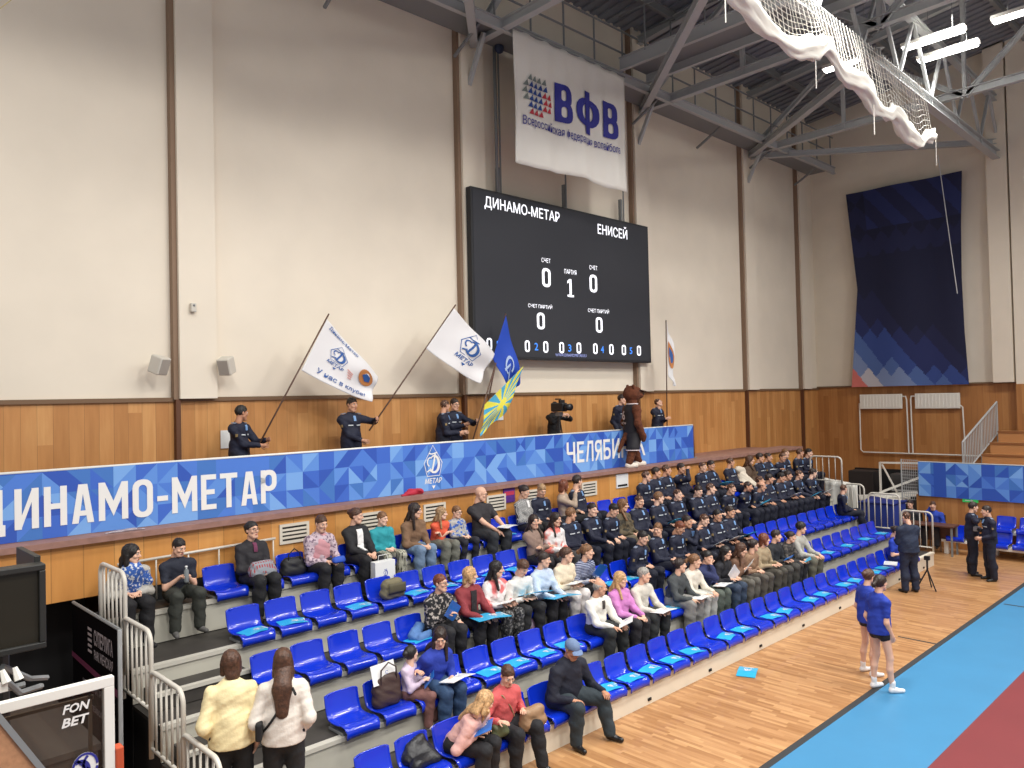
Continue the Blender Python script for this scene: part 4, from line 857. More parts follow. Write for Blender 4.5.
# ------------------------------------------------------------------ every seat of the five rows
first = True
def near(k, x):
    b = [(abs(X-x), l) for X, l in occupied[k]]; return min(b) if b else (9, '')
shortl = {}
for k in range(5):
    y, z = TIERS[k]; xs = [x for x in SX[k] if x < XE[k]-.35]; free = [x for x in xs if near(k, x)[0] > .27]
    for x in xs:
        d, l = near(k, x)
        if k == 4 and (x < 4.0): continue
        if d <= .27:
            lab = 'blue plastic seat under the '+' '.join(l.split()[:11])
        else:
            r = [v for v in free if v > x]; lft = [v for v in xs if v < x]
            lab = 'empty blue seat, %s empty one from the right end of the %s' % (ORD[len(r)], ROWN[k])
        if first: o = seat0; first = False
        else: o = dup(seat0)
        o.location = (x, y, z); o['label'] = lab; o['group'] = 'blue plastic seats of the '+ROWN[k]
# leaflets lying on empty seats
LEAFX = {0: [(k, 1) for k in range(0, 30)], 1: [], 2: [], 3: [], 4: []}
def seat_leaf(k, x, j, proto=None):
    y, z = TIERS[k]; rz = R.uniform(-.25, .25)
    put(proto or leaf0, (x+R.uniform(-.03, .05), y+.10, z+.085), (0, 0, rz), 'turquoise leaflet on a seat, %s from the right end of the %s' % (j, ROWN[k]), 'leaflets on the seats of the '+ROWN[k], 1.02)
WANT = {0: [8.0, 8.38, 8.87, 9.36, 9.85, 10.83, 11.32, 12.3, 12.8, 13.8, 14.3, 15.3, 15.7, 16.7, 17.2], 1: [6.6, 7.05, 7.54, 8.03, 10.4, 16.4, 17.4, 18.3, 19.3], 2: [6.05, 9.8, 10.14, 10.6], 3: [4.3, 4.8, 5.75, 7.2, 7.7, 8.2, 8.7, 6.6], 4: [9.3]}
for k, L_ in WANT.items():
    xs = [x for x in SX[k] if x < XE[k]-.35 and near(k, x)[0] > .27]; use = sorted({min(xs, key=lambda v: abs(v-w)) for w in L_}, reverse=True)
    for j, x in enumerate(use): seat_leaf(k, x, ORD[j])
put(leafw, (18.0-.3, 6.52, .42), (0, 0, .3), 'white paper lying on the seat left of the girl in royal blue T-shirt', None, 1.2)
put(leaf0, (10.66, 6.05, .0), (0, 0, .4), 'turquoise leaflet lying on the parquet floor in front of the stand', None, 1.25)
# bags on seats
def handles(cx, w, h, n=2, m=BLACK):
    def f(t):
        for i in range(n): y = -.05+.1*i; MB().tube([(cx-w*.3, y, h*.8), (cx-w*.28, y, h+.12), (cx, y, h+.19), (cx+w*.28, y, h+.12), (cx+w*.3, y, h*.8)], .009, 6).build('handle', m, t, True, local=True)
    return f
BRN = mat('bag_brown', (66, 48, 42), .6, bump=.2)
lump('tote_bag', 'dark brown tote bag with white paper inside standing on a second row seat', 'bag', (5.10, 7.42, .76), (.36, .2, .34), BRN, 0, handles(0, .36, .3, 2, BRN), prims=[('f', (-.09, 0, .08), (.09, 0, .08), .1, .1, (0, 1., 0), 1.2), ('f', (-.09, 0, .18), (.09, 0, .18), .1, .1, (0, 1., 0), 1.3), ('f', (-.09, 0, .27), (.09, 0, .27), .09, .09, (0, 1., 0), 1.5)])
put(leafw, (5.06, 7.42, 1.13), (1.3, 0, .1), 'white printed paper sticking out of the brown tote bag', None, 1.0)
lump('black_bag', 'black handbag on the empty seat left of the older woman in pink', 'bag', (5.24, 9.8, 1.85), (.34, .2, .24), mat('bag_black', (28, 28, 30), .6), 0, handles(0, .3, .18, 1))
KH = mat('bag_khaki', (116, 108, 82), .7, bump=.3)
def flap(t): MB().grid(lambda u, v: ((u-.5)*.28, -.125-.01*sin(v*3), .08+.14*v), 6, 4, 0, .008).build('flap', mat('bag_khaki_dark', (86, 80, 60), .7), t, True, local=True)
lump('backpack', 'khaki backpack on a fourth row seat below the boy in teal', 'bag', (6.30, 8.98, 1.48), (.32, .22, .26), KH, 0, flap)
t = thing('paper_bag', 'white paper carrier bag with blue print standing behind the khaki backpack', 'bag', (6.36, 9.28, 1.40))
MB().box((0, 0, .27), (.34, .12, .54)).build('bag_body', PAPER, t, bevel=.004, local=True)
m_ = MB(); emblem(m_, 0, 0, .2, lambda a, b: (a, -.062, .36+b), 0, lozenge=False); m_.build('print', mat('print_blue', (40, 70, 170), .5), t, local=True)
MB().tube([(-.08, 0, .54), (-.07, 0, .62), (.07, 0, .62), (.08, 0, .54)], .005, 5).build('handle', PAPER, t, True, local=True)
lump('denim_jacket', 'pale denim jacket crumpled on a third row seat left of the woman in floral top', 'jacket', (6.14, 8.18, 1.12), (.36, .26, .14), mat('denim_pale', (84, 122, 176), .8, bump=.5), .3, prims=[('c', (-.12, 0, .06), (.12, .08, .09), .07, .08), ('c', (-.1, -.1, .03), (.12, -.1, .05), .06, .05)])
lump('black_jacket', 'black jacket bundled on the front row seat left of the blond woman', 'jacket', (4.98, 6.66, .40), (.34, .26, .2), mat('puffer_black', (26, 26, 30), .4, bump=.5), 0, k=.05, prims=[('c', (-.1, .05, .06), (.1, .06, .09), .09, .09), ('c', (-.04, .08, .14), (.08, .08, .2), .07, .05), ('c', (-.12, -.1, .03), (.12, -.06, .05), .07, .06), ('c', (.1, .0, .05), (.14, -.12, .02), .06, .05)])
lump('pink_bag', 'pink and white plastic carrier hanging behind a second row seat', 'bag', (8.04, 8.0, .70), (.22, .1, .3), pattern('pink_print', 'n', (214, 170, 206), (236, 226, 236), 9), 0, prims=[('c', (0, 0, .08), (.02, 0, .28), .09, .05)])
lump('green_bag', 'green and brown handbag on the lap of the blond woman in front row', 'bag', (5.84, 6.34, .48), (.22, .12, .16), mat('bag_olive', (84, 88, 58), .6))
# ------------------------------------------------------------------ lozenge patterned banners
def facets(mb, fn, L, H, n, seed, mk=6):
    q = random.Random(seed); c = H/n; nx = int(round(L/c)); dx = L/nx
    for i in range(nx):
        for j in range(n):
            x0, x1, y0, y1 = i*dx, (i+1)*dx, j*c, (j+1)*c; a, b, cc, d = (x0, y0), (x1, y0), (x1, y1), (x0, y1)
            k = q.random()
            if k < .42: T_ = [(a, b, cc), (a, cc, d)]
            elif k < .84: T_ = [(a, b, d), (b, cc, d)]
            elif k < .93: m = ((x0+x1)/2, (y0+y1)/2); T_ = [(a, b, m), (b, cc, m), (cc, d, m), (d, a, m)]
            else: T_ = [(a, b, cc, d)]
            for t_ in T_: mb.add([fn(*p) for p in t_], [tuple(range(len(t_)))], q.randrange(mk))
    return mb
YB = 10.43
bn = thing('banner', 'long blue lozenge patterned banner with white club lettering along the balcony rail', 'banner', (8, YB, 2.67))
wv = lambda x: .012*sin(x*2.3)+.008*sin(x*5.1)
bf = lambda x, z: (x-1., YB+wv(x), 2.675+z+.01*sin(x*1.7)*(z > .4)); Lb = 17.17
bn_ = facets(MB(), bf, Lb, .785, 3, 5).build('cloth', BLUES, bn)
MB().grid(lambda u, v: (-1+Lb*u, YB+wv(Lb*u)+.012, 2.675+.785*v), 120, 1, 0, .004).build('backing', BLUES[0], bn)
lf = lambda x, z: (x, YB+wv(x+1)-.006, z)
gtext(gtext(MB(), 'ИНАМО-МЕТАР', 2.10, 5.35, 2.815, 3.285, lf, .115, .16, 0, -.008), 'Д', 1.70, 2.01, 2.82, 3.29, lf, 0, .16).build('lettering', LET, bn_)
gtext(MB(), 'ЧЕЛЯБИНСК', 11.59, 14.2, 2.875, 3.30, lf, .12, .13).build('lettering', LET, bn_)
m_ = MB(); emblem(m_, 8.21, 3.07, .74, lf); m_.build('emblem', LET, bn_)
t = thing('balcony_rail', 'white pipe rail carrying the long blue banner', 'railing', (8, 10.46, 2.67))
MB().tube([(-1, YB+.04, 3.47), (16.2, YB+.04, 3.47)], .018, 8).build('top_rail', WHITE, t, True)
for x in np.arange(.4, 16.3, 1.75): MB().tube([(x, YB+.05, 2.66), (x, YB+.05, 3.47)], .015, 6).build('post', WHITE, t, True)
t = thing('rail_post', 'rusty steel end post of the balcony rail right of the banner', 'post', (16.28, 10.5, 2.67)); MB().tube([(16.28, 10.5, 2.67), (16.28, 10.5, 3.45)], .02, 8).build('post', mat('rusty', (110, 74, 56), .7), t, True); MB().box((16.28, 10.5, 2.68), (.1, .1, .02)).build('foot', STEELD, t)
# ------------------------------------------------------------------ scoreboard
YS_ = 11.5
sb = thing('scoreboard', 'large black LED scoreboard showing zero to zero high on the plaster wall', 'scoreboard', (13, 11.55, 5.0))
MB().b2((10.12, YS_, 5.02), (16.02, 11.64, 8.44)).build('cabinet', mat('led_cabinet', (30, 31, 35), .6), sb, bevel=.01)
MB().b2((10.17, YS_-.006, 5.07), (15.97, YS_, 8.39)).build('screen', mat('led_screen', (40, 41, 46), .7, emit=(40, 42, 50), es=.25), sb)
LEDW = mat('led_white', (240, 240, 245), .5, emit=(240, 242, 250), es=1.0); LEDB = mat('led_blue', (60, 130, 230), .5, emit=(60, 130, 235), es=.9)
sf = lambda x, z: (x, YS_-.012, z)
def led(name, s, x, z, w, h, m=LEDW, b=.01):
    q = MB()
    if s in ('0', '1') and m is LEDW: gtext(q, s, x-w/2, x+w/2, z-h/2, z+h/2, sf, t=.15)
    else: text(q, s, w, h, sf, b, 0, x, z)
    q.build(name, m, sb)
led('team_name', 'ДИНАМО-МЕТАР', 11.6, 8.165, 2.24, .27); led('team_name', 'ЕНИСЕЙ', 14.59, 8.15, 1.12, .30)
for s_, x, z, w_, h_ in (('СЧЕТ', 12.247, 7.181, .285, .098), ('0', 12.247, 6.807, .27, .40), ('ПАРТИЯ', 13.035, 7.008, .405, .101), ('1', 13.022, 6.647, .2, .40), ('СЧЕТ', 13.84, 7.184, .288, .1), ('0', 13.826, 6.816, .27, .40),
    ('СЧЕТ ПАРТИЙ', 12.038, 6.178, .746, .1), ('0', 12.043, 5.855, .24, .35), ('СЧЕТ ПАРТИЙ', 13.993, 6.2, .763, .11), ('0', 13.999, 5.867, .24, .35), ('0', 10.53, 5.31, .15, .24), ('0', 11.05, 5.31, .15, .24), ('0', 11.614, 5.3, .15, .24), ('0', 12.177, 5.3, .155, .24),
    ('0', 12.687, 5.3, .155, .24), ('0', 13.263, 5.31, .155, .24), ('0', 13.841, 5.31, .155, .24), ('0', 14.427, 5.31, .16, .24), ('0', 14.904, 5.31, .16, .24), ('0', 15.504, 5.31, .16, .24)):
    led('digit' if len(s_) == 1 else 'caption', s_, x, z, w_, h_, LEDW, .012 if len(s_) == 1 else .004)
for s_, x in (('1', 10.79), ('2', 11.886), ('3', 12.954), ('4', 14.094), ('5', 15.183)): led('digit', s_, x, 5.3, .11, .16, LEDB)
led('web_address', 'WWW.DINAMOMETAR.RU', 13.0, 5.14, 1.04, .065, mat('led_dim', (150, 160, 210), .5, emit=(140, 150, 220), es=.6), 0)
for x in (11.0, 13.05, 15.1): MB().b2((x-.03, 11.6, 8.4), (x+.03, 11.68, 9.)).build('bracket', STEELD, sb)
t = thing('conduit', 'dark cable conduit with blue pulley left of the white hanging banner', 'pipe', (10.98, 11.6, 8.4)); MB().tube([(10.95, 11.6, 8.44), (10.95, 11.6, 12)], .035, 8).tube([(11.05, 11.6, 8.44), (11.05, 11.6, 12)], .02, 6).build('pipe', STEELD, t, True); MB().ball((11.0, 11.5, 11.45), (.11, .09, .11), 0, 12, 8).build('pulley', mat('pulley_blue', (50, 62, 90), .6), t, True)
for x, l in ((13.05, 'thin dark hanging cable above the middle of the scoreboard'), (15.15, 'thin dark hanging cable above the right part of the scoreboard')):
    t = thing('cable', l, 'cable', (x, 11.6, 8.4)); MB().tube([(x, 11.58, 8.44), (x, 11.58, 11.9)], .02, 6).build('wire', STEELD, t)
# ------------------------------------------------------------------ white federation banner
YV = 10.64
vb = thing('hanging_banner', 'white cloth banner with ВФВ lettering and coloured ball hanging above the scoreboard', 'banner', (12.3, YV, 8.8))
vw = lambda x, z: .05*sin(x*5+z)*(1-min(1, (z-8.9)/2.7))*.8+.015*sin(x*11)
vf = lambda x, z, e=0.: (x*.968, YV+vw(x, z)-e, 4.2+(z-4.2)*.968)
MB().grid(lambda u, v: vf(10.93+3.6*u+.03*sin(v*5)*(1-u), 8.96+2.7*v-.03*sin(u*9)*(1-v)), 48, 24, 0, -.008).build('cloth', mat('banner_cloth', (226, 222, 214), .85), vb, True)
NB = mat('print_navy', (44, 46, 140), .7)
m_ = MB()
g1 = lambda a, b: vf(a, b, .03)
gtext(m_, 'ВФВ', 12.10, 14.2, 10.06, 10.88, g1, .13, .19)
m_.build('lettering', NB, vb)
m_ = MB(); text(m_, 'Всероссийская федерация волейбола', 3.12, .24, g1, .004, 0, 12.68, 9.84); m_.build('lettering', NB, vb)
m_ = MB(); cx, cz = 11.53, 10.43
for i in range(-4, 4):
    for j in range(-4, 4):
        x, z = i*.145+.03*(j % 2), j*.14+.06
        if (x+.06)**2+z**2 < .42**2:
            k = 0 if (j > 1 or (i < -2)) else 2 if (i > 0 and j < 1) or j < -2 else 1
            poly(m_, [(cx+x, cz+z-.06), (cx+x+.14, cz+z-.06), (cx+x+.11, cz+z+.07)], g1, k)
m_.build('ball_emblem', [mat('print_grey', (120, 130, 126), .7), mat('print_teal', (36, 70, 140), .7), mat('print_red', (186, 44, 60), .7)], vb)
MB().tube([(10.55, YV, 11.42), (14.08, YV, 11.42)], .02, 6).build('top_bar', STEELD, vb)
# ------------------------------------------------------------------ far hanging banner with stepped colours
eb = thing('hanging_banner', 'tall dark blue banner fading to white and red lozenges on the far wall', 'banner', (25.7, 8.8, 4.35))
PC = [(24, 28, 60), (30, 35, 74), (36, 46, 98), (50, 72, 138), (76, 102, 160), (120, 138, 178), (186, 184, 192), (204, 112, 104)]
PM = [mat('fade_%d' % i, c, .8) for i, c in enumerate(PC)]; m_ = MB(); N1, N2 = 90, 160
def ef(u, v):
    zt = 9.92-1.0*0+.9*(1-u)*0; yl = 10.5-3.45*u+.25*sin(v*pi)*(-1)*(1-u)*.8+.12*sin(v*pi)*(u)
    zt = 9.85+ .55*u; return (25.72+.05*sin(u*9), yl, 4.33+(zt-4.33)*v)
ef0 = ef
def ef(u, v):
    yl = 10.53-3.45*u-.28*(1-u)*max(0, 1-abs(v-.5)*2)-(-.1)*u*sin(v*pi)
    return (25.72+.04*sin(u*11), yl, 4.33+((10.68) - 4.33)*v - (0 if v < .9 else 0))
for i in range(N1):
    for j in range(N2):
        u, v = (i+.5)/N1, (j+.5)/N2; y_, z_ = u*3.45, v*6.3; p_, q_ = math.floor((z_/.62+y_/.5)), math.floor((z_/.62-y_/.5)); vc = (p_+q_+1)*.31/6.3; uc = (p_-q_)*.25/3.45
        k = 7-int(max(0, min(7.99, vc*13.5+uc*4.2+.3+((p_*7+q_*3) % 4)*.25)))
        if v > .66: k = 1 if (p_+q_) % 3 else 0
        if v > .8 and u > .15: k = 1+((p_) % 2)
        k = max(0, min(7, k)); P4 = [ef(i/N1, j/N2), ef((i+1)/N1, j/N2), ef((i+1)/N1, (j+1)/N2), ef(i/N1, (j+1)/N2)]; m_.add(P4, [(0, 1, 2, 3)], k)
m_.build('cloth', PM, eb, True)
MB().grid(lambda u, v: (ef(u, v)[0]+.012, ef(u, v)[1], ef(u, v)[2]), 26, 4, 0, .003).build('backing', PM[0], eb)
# ------------------------------------------------------------------ things on the long wall and the ledge
SPK = mat('speaker_white', (206, 200, 188), .6)
for x, rz_, l in ((4.13, .5, 'white wall speaker left of the first pilaster'), (5.12, -.9, 'white wall speaker tilted right of the first pilaster')):
    t = thing('wall_speaker', l, 'speaker', (x, 11.6, 4.68)); r_ = Matrix.Rotation(rz_, 3, 'Z') @ Matrix.Rotation(.35, 3, 'X')
    MB().box((x, 11.54, 4.8), (.2, .2, .26), rot=r_).build('cabinet', SPK, t, bevel=.02); MB().box(Vector((x, 11.54, 4.8))+r_ @ Vector((0, -.102, 0)), (.16, .01, .22), rot=r_).build('grille', mat('speaker_grille', (168, 160, 150), .8), t); MB().tube([(x, 11.6, 4.8), (x, 11.8, 4.85)], .02, 6).build('bracket', SPK, t)
t = thing('wall_detector', 'small white alarm box high on the first pilaster', 'box', (4.66, 11.62, 5.6)); MB().box((4.66, 11.62, 5.67), (.08, .07, .13)).build('case', SPK, t, bevel=.008); MB().ball((4.66, 11.585, 5.7), .018).build('lens', STEELD, t)
for x, z, l in ((5.22, 3.67, 'white sheet fixed on the wood panelling behind the left flag bearer'), (11.05, 3.9, 'white sheet on the wood panelling beside the yellow and blue flag')):
    t = thing('wall_notice', l, 'notice', (x, 11.79, z-.14)); MB().b2((x-.1, 11.78, z-.14), (x+.1, 11.795, z+.14)).build('sheet', PAPER, t)
VW = mat('vent_frame', (214, 206, 190), .6); VD = mat('vent_dark', (40, 36, 34), .8)
VL = ['left of older woman in pink', 'behind boy in teal', 'behind girl in orange T-shirt', 'right of bald man', 'behind fair haired cadet', 'right of cadet turned away']
for (x, l) in zip((5.47, 6.72, 8.01, 9.40, 10.35, 11.95), VL):
    t = thing('air_grille', 'white air grille in the low wood wall, '+l, 'vent', (x, 10.17, 2.22)); w_ = .23
    m_ = MB(); m_.b2((x-w_, 10.155, 2.22), (x+w_, 10.18, 2.26)); m_.b2((x-w_, 10.155, 2.46), (x+w_, 10.18, 2.50)); m_.b2((x-w_, 10.155, 2.26), (x-w_+.04, 10.18, 2.46)); m_.b2((x+w_-.04, 10.155, 2.26), (x+w_, 10.18, 2.46)); m_.build('frame', VW, t)
    MB().b2((x-w_+.04, 10.172, 2.26), (x+w_-.04, 10.18, 2.46)).build('opening', VD, t)
    m_ = MB(); [m_.b2((x-w_+.04, 10.158, z), (x+w_-.04, 10.176, z+.03)) for z in (2.29, 2.345, 2.40)]; m_.build('slats', VW, t)
t = thing('notice', 'white notice with a black bar on the low wood wall below the costumed performer', 'notice', (13.02, 10.17, 2.28)); MB().b2((12.82, 10.16, 2.28), (13.22, 10.178, 2.57)).build('sheet', PAPER, t); MB().b2((12.86, 10.156, 2.31), (13.18, 10.16, 2.35)).build('bar', BLACK, t)
t = thing('notice', 'small purple and red poster on low wood wall behind the striped cardigan woman', 'notice', (9.72, 10.17, 2.3)); MB().b2((9.58, 10.16, 2.33), (9.86, 10.178, 2.6)).build('sheet', mat('poster_purple', (96, 50, 140), .6), t); MB().b2((9.6, 10.156, 2.46), (9.84, 10.16, 2.53)).build('band', mat('poster_red', (200, 60, 90), .6), t)
RC = mat('red_cloth', (176, 34, 58), .7, bump=.5)
t = thing('red_cloth', 'crumpled red cloth lying on the ledge below the club emblem', 'cloth', (7.66, 10.26, 2.67)); blob('folds', [('c', (-.16, 0, .03), (.16, .02, .04), .04, .05), ('c', (-.05, .04, .06), (.1, -.03, .07), .04, .035), ('c', (-.25, -.02, .01), (-.1, 0, .03), .015, .04)], RC, t, .012, .02, .006)
t = thing('plastic_sheet', 'clear crumpled plastic lying on the ledge above the scarf woman', 'wrap', (3.15, 10.22, 2.67)); blob('folds', [('c', (-.15, 0, .01), (.2, .01, .02), .015, .02), ('c', (.0, .03, .02), (.3, .0, .01), .02, .012)], mat('clear_plastic2', (150, 140, 150), .2, spec=.8), t, .01, .02, .005)
# ------------------------------------------------------------------ flags and their bearers
def flag(label, A, B, Cc, D, pole, bm, deco=None, y=11.05, side=-1, wave=.06, ncol=None):
    t = thing('flag', label, 'flag', (pole[0][0], y, pole[0][1]))
    MB().tube([(pole[0][0], y, pole[0][1]), (pole[1][0], y, pole[1][1])], .014, 8).build('pole', mat('pole_wood', (96, 70, 56), .5), t, True)
    A, B, Cc, D = (Vector(p) for p in (A, B, Cc, D))
    def f(u, v, e=0.):
        p = (A*(1-u)+D*u)*(1-v)+(B*(1-u)+Cc*u)*v; p = p+Vector((0, -.1*sin(pi*u)*(.3+v)))*.4
        return (p.x, y-.02+wave*sin(u*7+v*2.2)*u+.03*sin(v*9+u*3)*u-e, p.y)
    if ncol: MB().grid(f, 110, 70, ncol[0], .004).build('cloth', ncol[1], t, True)
    else: MB().grid(f, 56, 36, 0, .004).build('cloth', bm, t, True)
    if deco: deco(t, lambda a, b: f(a, 1-b, .018))
    return t
CLW = mat('flag_white', (226, 224, 224), .8); PB = mat('print_club_blue', (48, 92, 160), .7); POR = mat('print_orange', (196, 128, 72), .7)
def d1(t, g):
    m_ = MB(); emblem(m_, .34, .58, .5, lambda a, b: g(a, b), rot=.0); text(m_, 'У нас в клубе!', .72, .13, g, .01, 0, .52, .14); text(m_, 'Динамо-Метар', .5, .08, g, .01, 0, .33, .93); m_.build('print', PB, t.children[1])
    m_ = MB(); poly(m_, arc(.8, .62, .13, .2, 0, 345, 18), g); m_.build('badge', POR, t.children[1])
    m_ = MB(); poly(m_, [(.72, .62), (.78, .72), (.86, .7), (.88, .58), (.8, .52)], lambda a, b: (g(a, b)[0], g(a, b)[1]-.004, g(a, b)[2])); m_.build('badge_centre', PB, t)
    m_ = MB(); [stroke(m_, [(.5+.015*i, .5-.05*i), (.6, .47-.04*i)], .018, g) for i in range(4)]; m_.build('red_mark', mat('print_pale_red', (222, 150, 140), .7), t)
flag('white club flag with round orange badge and the words У нас в клубе, leftmost flag', (6.57, 5.55), (6.10, 4.72), (7.40, 4.20), (7.56, 4.62), ((5.36, 3.55), (6.62, 5.64)), CLW, d1)
def d2(t, g):
    m_ = MB(); emblem(m_, .55, .56, .78, lambda a, b: g(a, b), rot=.05); m_.build('print', PB, t.children[1])
flag('white club flag with blue emblem raised beside the scoreboard', (9.24, 5.9), (8.57, 5.13), (9.85, 4.50), (10.28, 5.08), ((7.35, 3.72), (9.30, 5.97)), CLW, d2)
BLF = mat('flag_blue', (24, 68, 176), .7)
def d3(t, g):
    m_ = MB(); stroke(m_, arc(.5, .45, .12, .2, 0, 300, 12), .05, g); stroke(m_, [(.42, .2), (.5, .5), (.6, .3), (.66, .12)], .05, g); m_.build('print', mat('print_pale', (170, 190, 225), .7), t)
flag('royal blue flag with white figure hanging in front of the scoreboard', (10.66, 5.86), (10.28, 5.0), (10.82, 4.28), (11.08, 4.52), ((9.95, 3.5), (10.68, 5.9)), BLF, d3, y=11.15, wave=.08)
YEL = mat('flag_yellow', (222, 212, 70), .7); CYN = mat('flag_cyan', (70, 160, 196), .7)
def ray(u, v):
    a = math.atan2((v-.45)*1.1, (u-.5)*1.3); r_ = math.hypot(u-.5, v-.45)
    return 0 if (r_ < .13 or int((a+pi)/(2*pi)*28) % 2 == 0) else 1
flag('air force flag with yellow and light blue rays held low by two cadets', (10.93, 4.85), (9.86, 4.10), (9.72, 3.50), (10.45, 3.95), ((9.5, 3.3), (10.2, 4.9)), YEL, None, y=10.95, ncol=(ray, [YEL, CYN]), wave=.04)
def d6(t, g):
    m_ = MB(); poly(m_, arc(.3, .5, .28, .25, 0, 345, 14), g); m_.build('badge', POR, t.children[1]); m_ = MB(); poly(m_, arc(.3, .5, .16, .15, 0, 345, 12), lambda a, b: (g(a, b)[0], g(a, b)[1]-.004, g(a, b)[2])); m_.build('badge_centre', PB, t)
flag('white flag with orange badge hanging from the upright pole right of the scoreboard', (16.12, 6.02), (16.12, 4.7), (16.45, 4.42), (16.42, 5.3), ((16.05, 3.4), (16.12, 6.06)), CLW, d6, y=11.1, wave=.09)
def stand(X, Y, z, label, **k): return person(label, (X, Y, z), sit=False, **k)
UN = dict(cadet=True, top=NAVY, bot=NAVYP)
st = dict(pose='hang')
stand(5.17, 11.25, 2.58, 'cadet in navy uniform holding the leftmost flag on the balcony', s=.96, hair='short', hc='black', hy=60, skin='c', rz=.6, arms=((.0, .36, .12), (.14, .40, .2)), lean=0, **UN)
stand(7.12, 11.25, 2.6, 'cadet in navy uniform raising one hand on the pole of the second flag', s=1.0, hair='short', hc='dark', hy=10, skin='b', arms=((.02, .28, .04), (.38, .22, .38)), **UN)
stand(9.14, 11.3, 2.6, 'balding cadet seen from the side beside the yellow and blue flag', s=.96, hair='buzz', hc='brown', hy=40, skin='b', rz=.9, arms=((-.1, .3, .1), (.1, .42, .25)), **UN)
stand(9.52, 11.45, 2.6, 'cadet with glasses behind the balding cadet on the balcony', s=.97, hair='short', hc='dark', hy=0, glasses=True, arms=((-.05, .3, .1), (.3, .36, .3)), **UN)
stand(14.48, 11.3, 2.6, 'cadet standing on the balcony behind the costumed performer', s=.98, hair='short', hc='dark', hy=30, arms=((-.2, .05, -.1), (.2, .05, -.1)), **UN)
stand(15.0, 11.4, 2.6, 'cadet half hidden right of the costumed performer on the balcony', s=.86, hair='short', hc='dark', hy=30, arms=((-.2, .05, -.1), (.2, .05, -.1)), **UN)
stand(16.0, 11.35, 2.6, 'cadet with lifted chin holding the upright flag pole', s=.91, hair='buzz', hc='brown', hy=20, hp=-18, arms=((.0, .28, .2), (.16, .22, .2)), **UN)
cmn = stand(12.28, 11.4, 2.6, 'camera operator in black behind a video camera on the balcony', s=.9, hair='short', hc='black', hy=-20, top=(24, 24, 28), bot=(24, 24, 28), arms=((-.1, .35, .42), (.14, .35, .42)))
t = thing('video_camera', 'black professional video camera on a tripod on the balcony', 'camera', (12.02, 11.0, 2.6)); KB = mat('camera_black', (26, 26, 30), .4)
MB().box((12.02, 11.0, 4.0), (.16, .34, .18)).build('camera_body', KB, t, bevel=.02); MB().tube([(12.02, 10.84, 4.0), (12.0, 10.66, 4.0)], [.06, .075], 14).build('lens', KB, t, True); MB().box((12.16, 11.05, 4.12), (.1, .1, .07)).build('viewfinder', KB, t, bevel=.01); MB().tube([(12.02, 10.95, 4.09), (12.02, 10.95, 4.17), (12.02, 11.1, 4.17)], .015, 6).build('handle', KB, t)
MB().box((12.02, 11.0, 3.86), (.1, .12, .08)).build('tripod_head', mat('tripod_grey', (120, 122, 126), .4, .5), t)
for a in (0, 2.1, 4.2): MB().tube([(12.02, 11.0, 3.84), (12.02+.3*cos(a), 11.05+.2*sin(a), 2.6)], .014, 6).build('tripod_leg', KB, t)
# costumed performer (person in a brown plush suit)
FUR = mat('brown_fur', (98, 52, 30), .95, bump=1., bscale=120, var=.25, vscale=18)
t = thing('costumed_performer', 'person in brown plush animal suit with black basketball kit standing on the ledge', 'person', (13.55, 10.27, 2.67), 1.15)
L_ = [('c', (-.17, .18, .12), (-.12, .04, .5), .08, .11), ('c', (.17, -.22, .12), (.12, -.05, .5), .08, .11), ('f', (0, 0, .62), (0, 0, 1.15), .2, .19, (0, 1., 0), 1.15), ('c', (-.2, 0, 1.25), (.2, 0, 1.25), .1, .1), ('c', (0, 0, 1.3), (0, -.0, 1.45), .1, .12),
      ('c', (-.24, 0, 1.22), (-.30, .03, .95), .085, .075), ('c', (-.30, .03, .95), (-.27, -.1, .68), .075, .07), ('e', (-.27, -.12, .62), (.06, .06, .08)), ('c', (.24, 0, 1.22), (.3, .03, .95), .085, .075), ('c', (.3, .03, .95), (.27, -.14, .7), .075, .07), ('e', (.27, -.16, .64), (.06, .06, .08)), ('c', (0, .16, .7), (0, .34, .35), .06, .035)]
blob('body', L_, FUR, t, .016, .05, .006)
blob('head', [('e', (0, 0, 1.58), (.17, .19, .18)), ('e', (0, -.17, 1.54), (.09, .12, .075)), ('e', (-.13, .02, 1.73), (.05, .03, .05)), ('e', (.13, .02, 1.73), (.05, .03, .05)), ('e', (0, -.1, 1.68), (.13, .1, .05))], FUR, t, .013, .03, .004)
m_ = MB(); m_.ball((0, -.29, 1.57), (.035, .025, .025)); m_.ball((-.07, -.165, 1.64), .018); m_.ball((.07, -.165, 1.64), .018); m_.build('nose_and_eyes', BLACK, t, True, local=True)
MB().grid(lambda u, v: ((u-.5)*.16, -.22-.12*v, 1.66-.03*v-.02*(2*u-1)**2), 8, 4, 0, .01).build('peak', mat('peak_brown', (74, 40, 26), .8), t, True, local=True)
KIT = mat('kit_black', (28, 24, 30), .7); TRIM = mat('kit_trim', (214, 200, 200), .7)
blob('vest', [('f', (0, 0, .78), (0, 0, 1.18), .215, .21, (0, 1., 0), 1.12), ('c', (-.14, 0, 1.24), (.14, 0, 1.24), .11, .11)], KIT, t, .016, .03)
blob('shorts', [('f', (0, 0, .66), (0, 0, .76), .215, .2, (0, 1., 0), 1.12), ('c', (-.14, .07, .42), (-.1, 0, .66), .145, .14), ('c', (.14, -.08, .42), (.1, 0, .66), .145, .14)], KIT, t, .016, .04, 0, 0, lambda P: .36-P[..., 2])
for x in (-.14, .14): MB().tube([(x+.15*cos(a), -.55*x+.15*sin(a), .375) for a in np.linspace(0, 2*pi, 15)], .012, 6, cap=False).build('shorts_trim', TRIM, t, True, local=True)
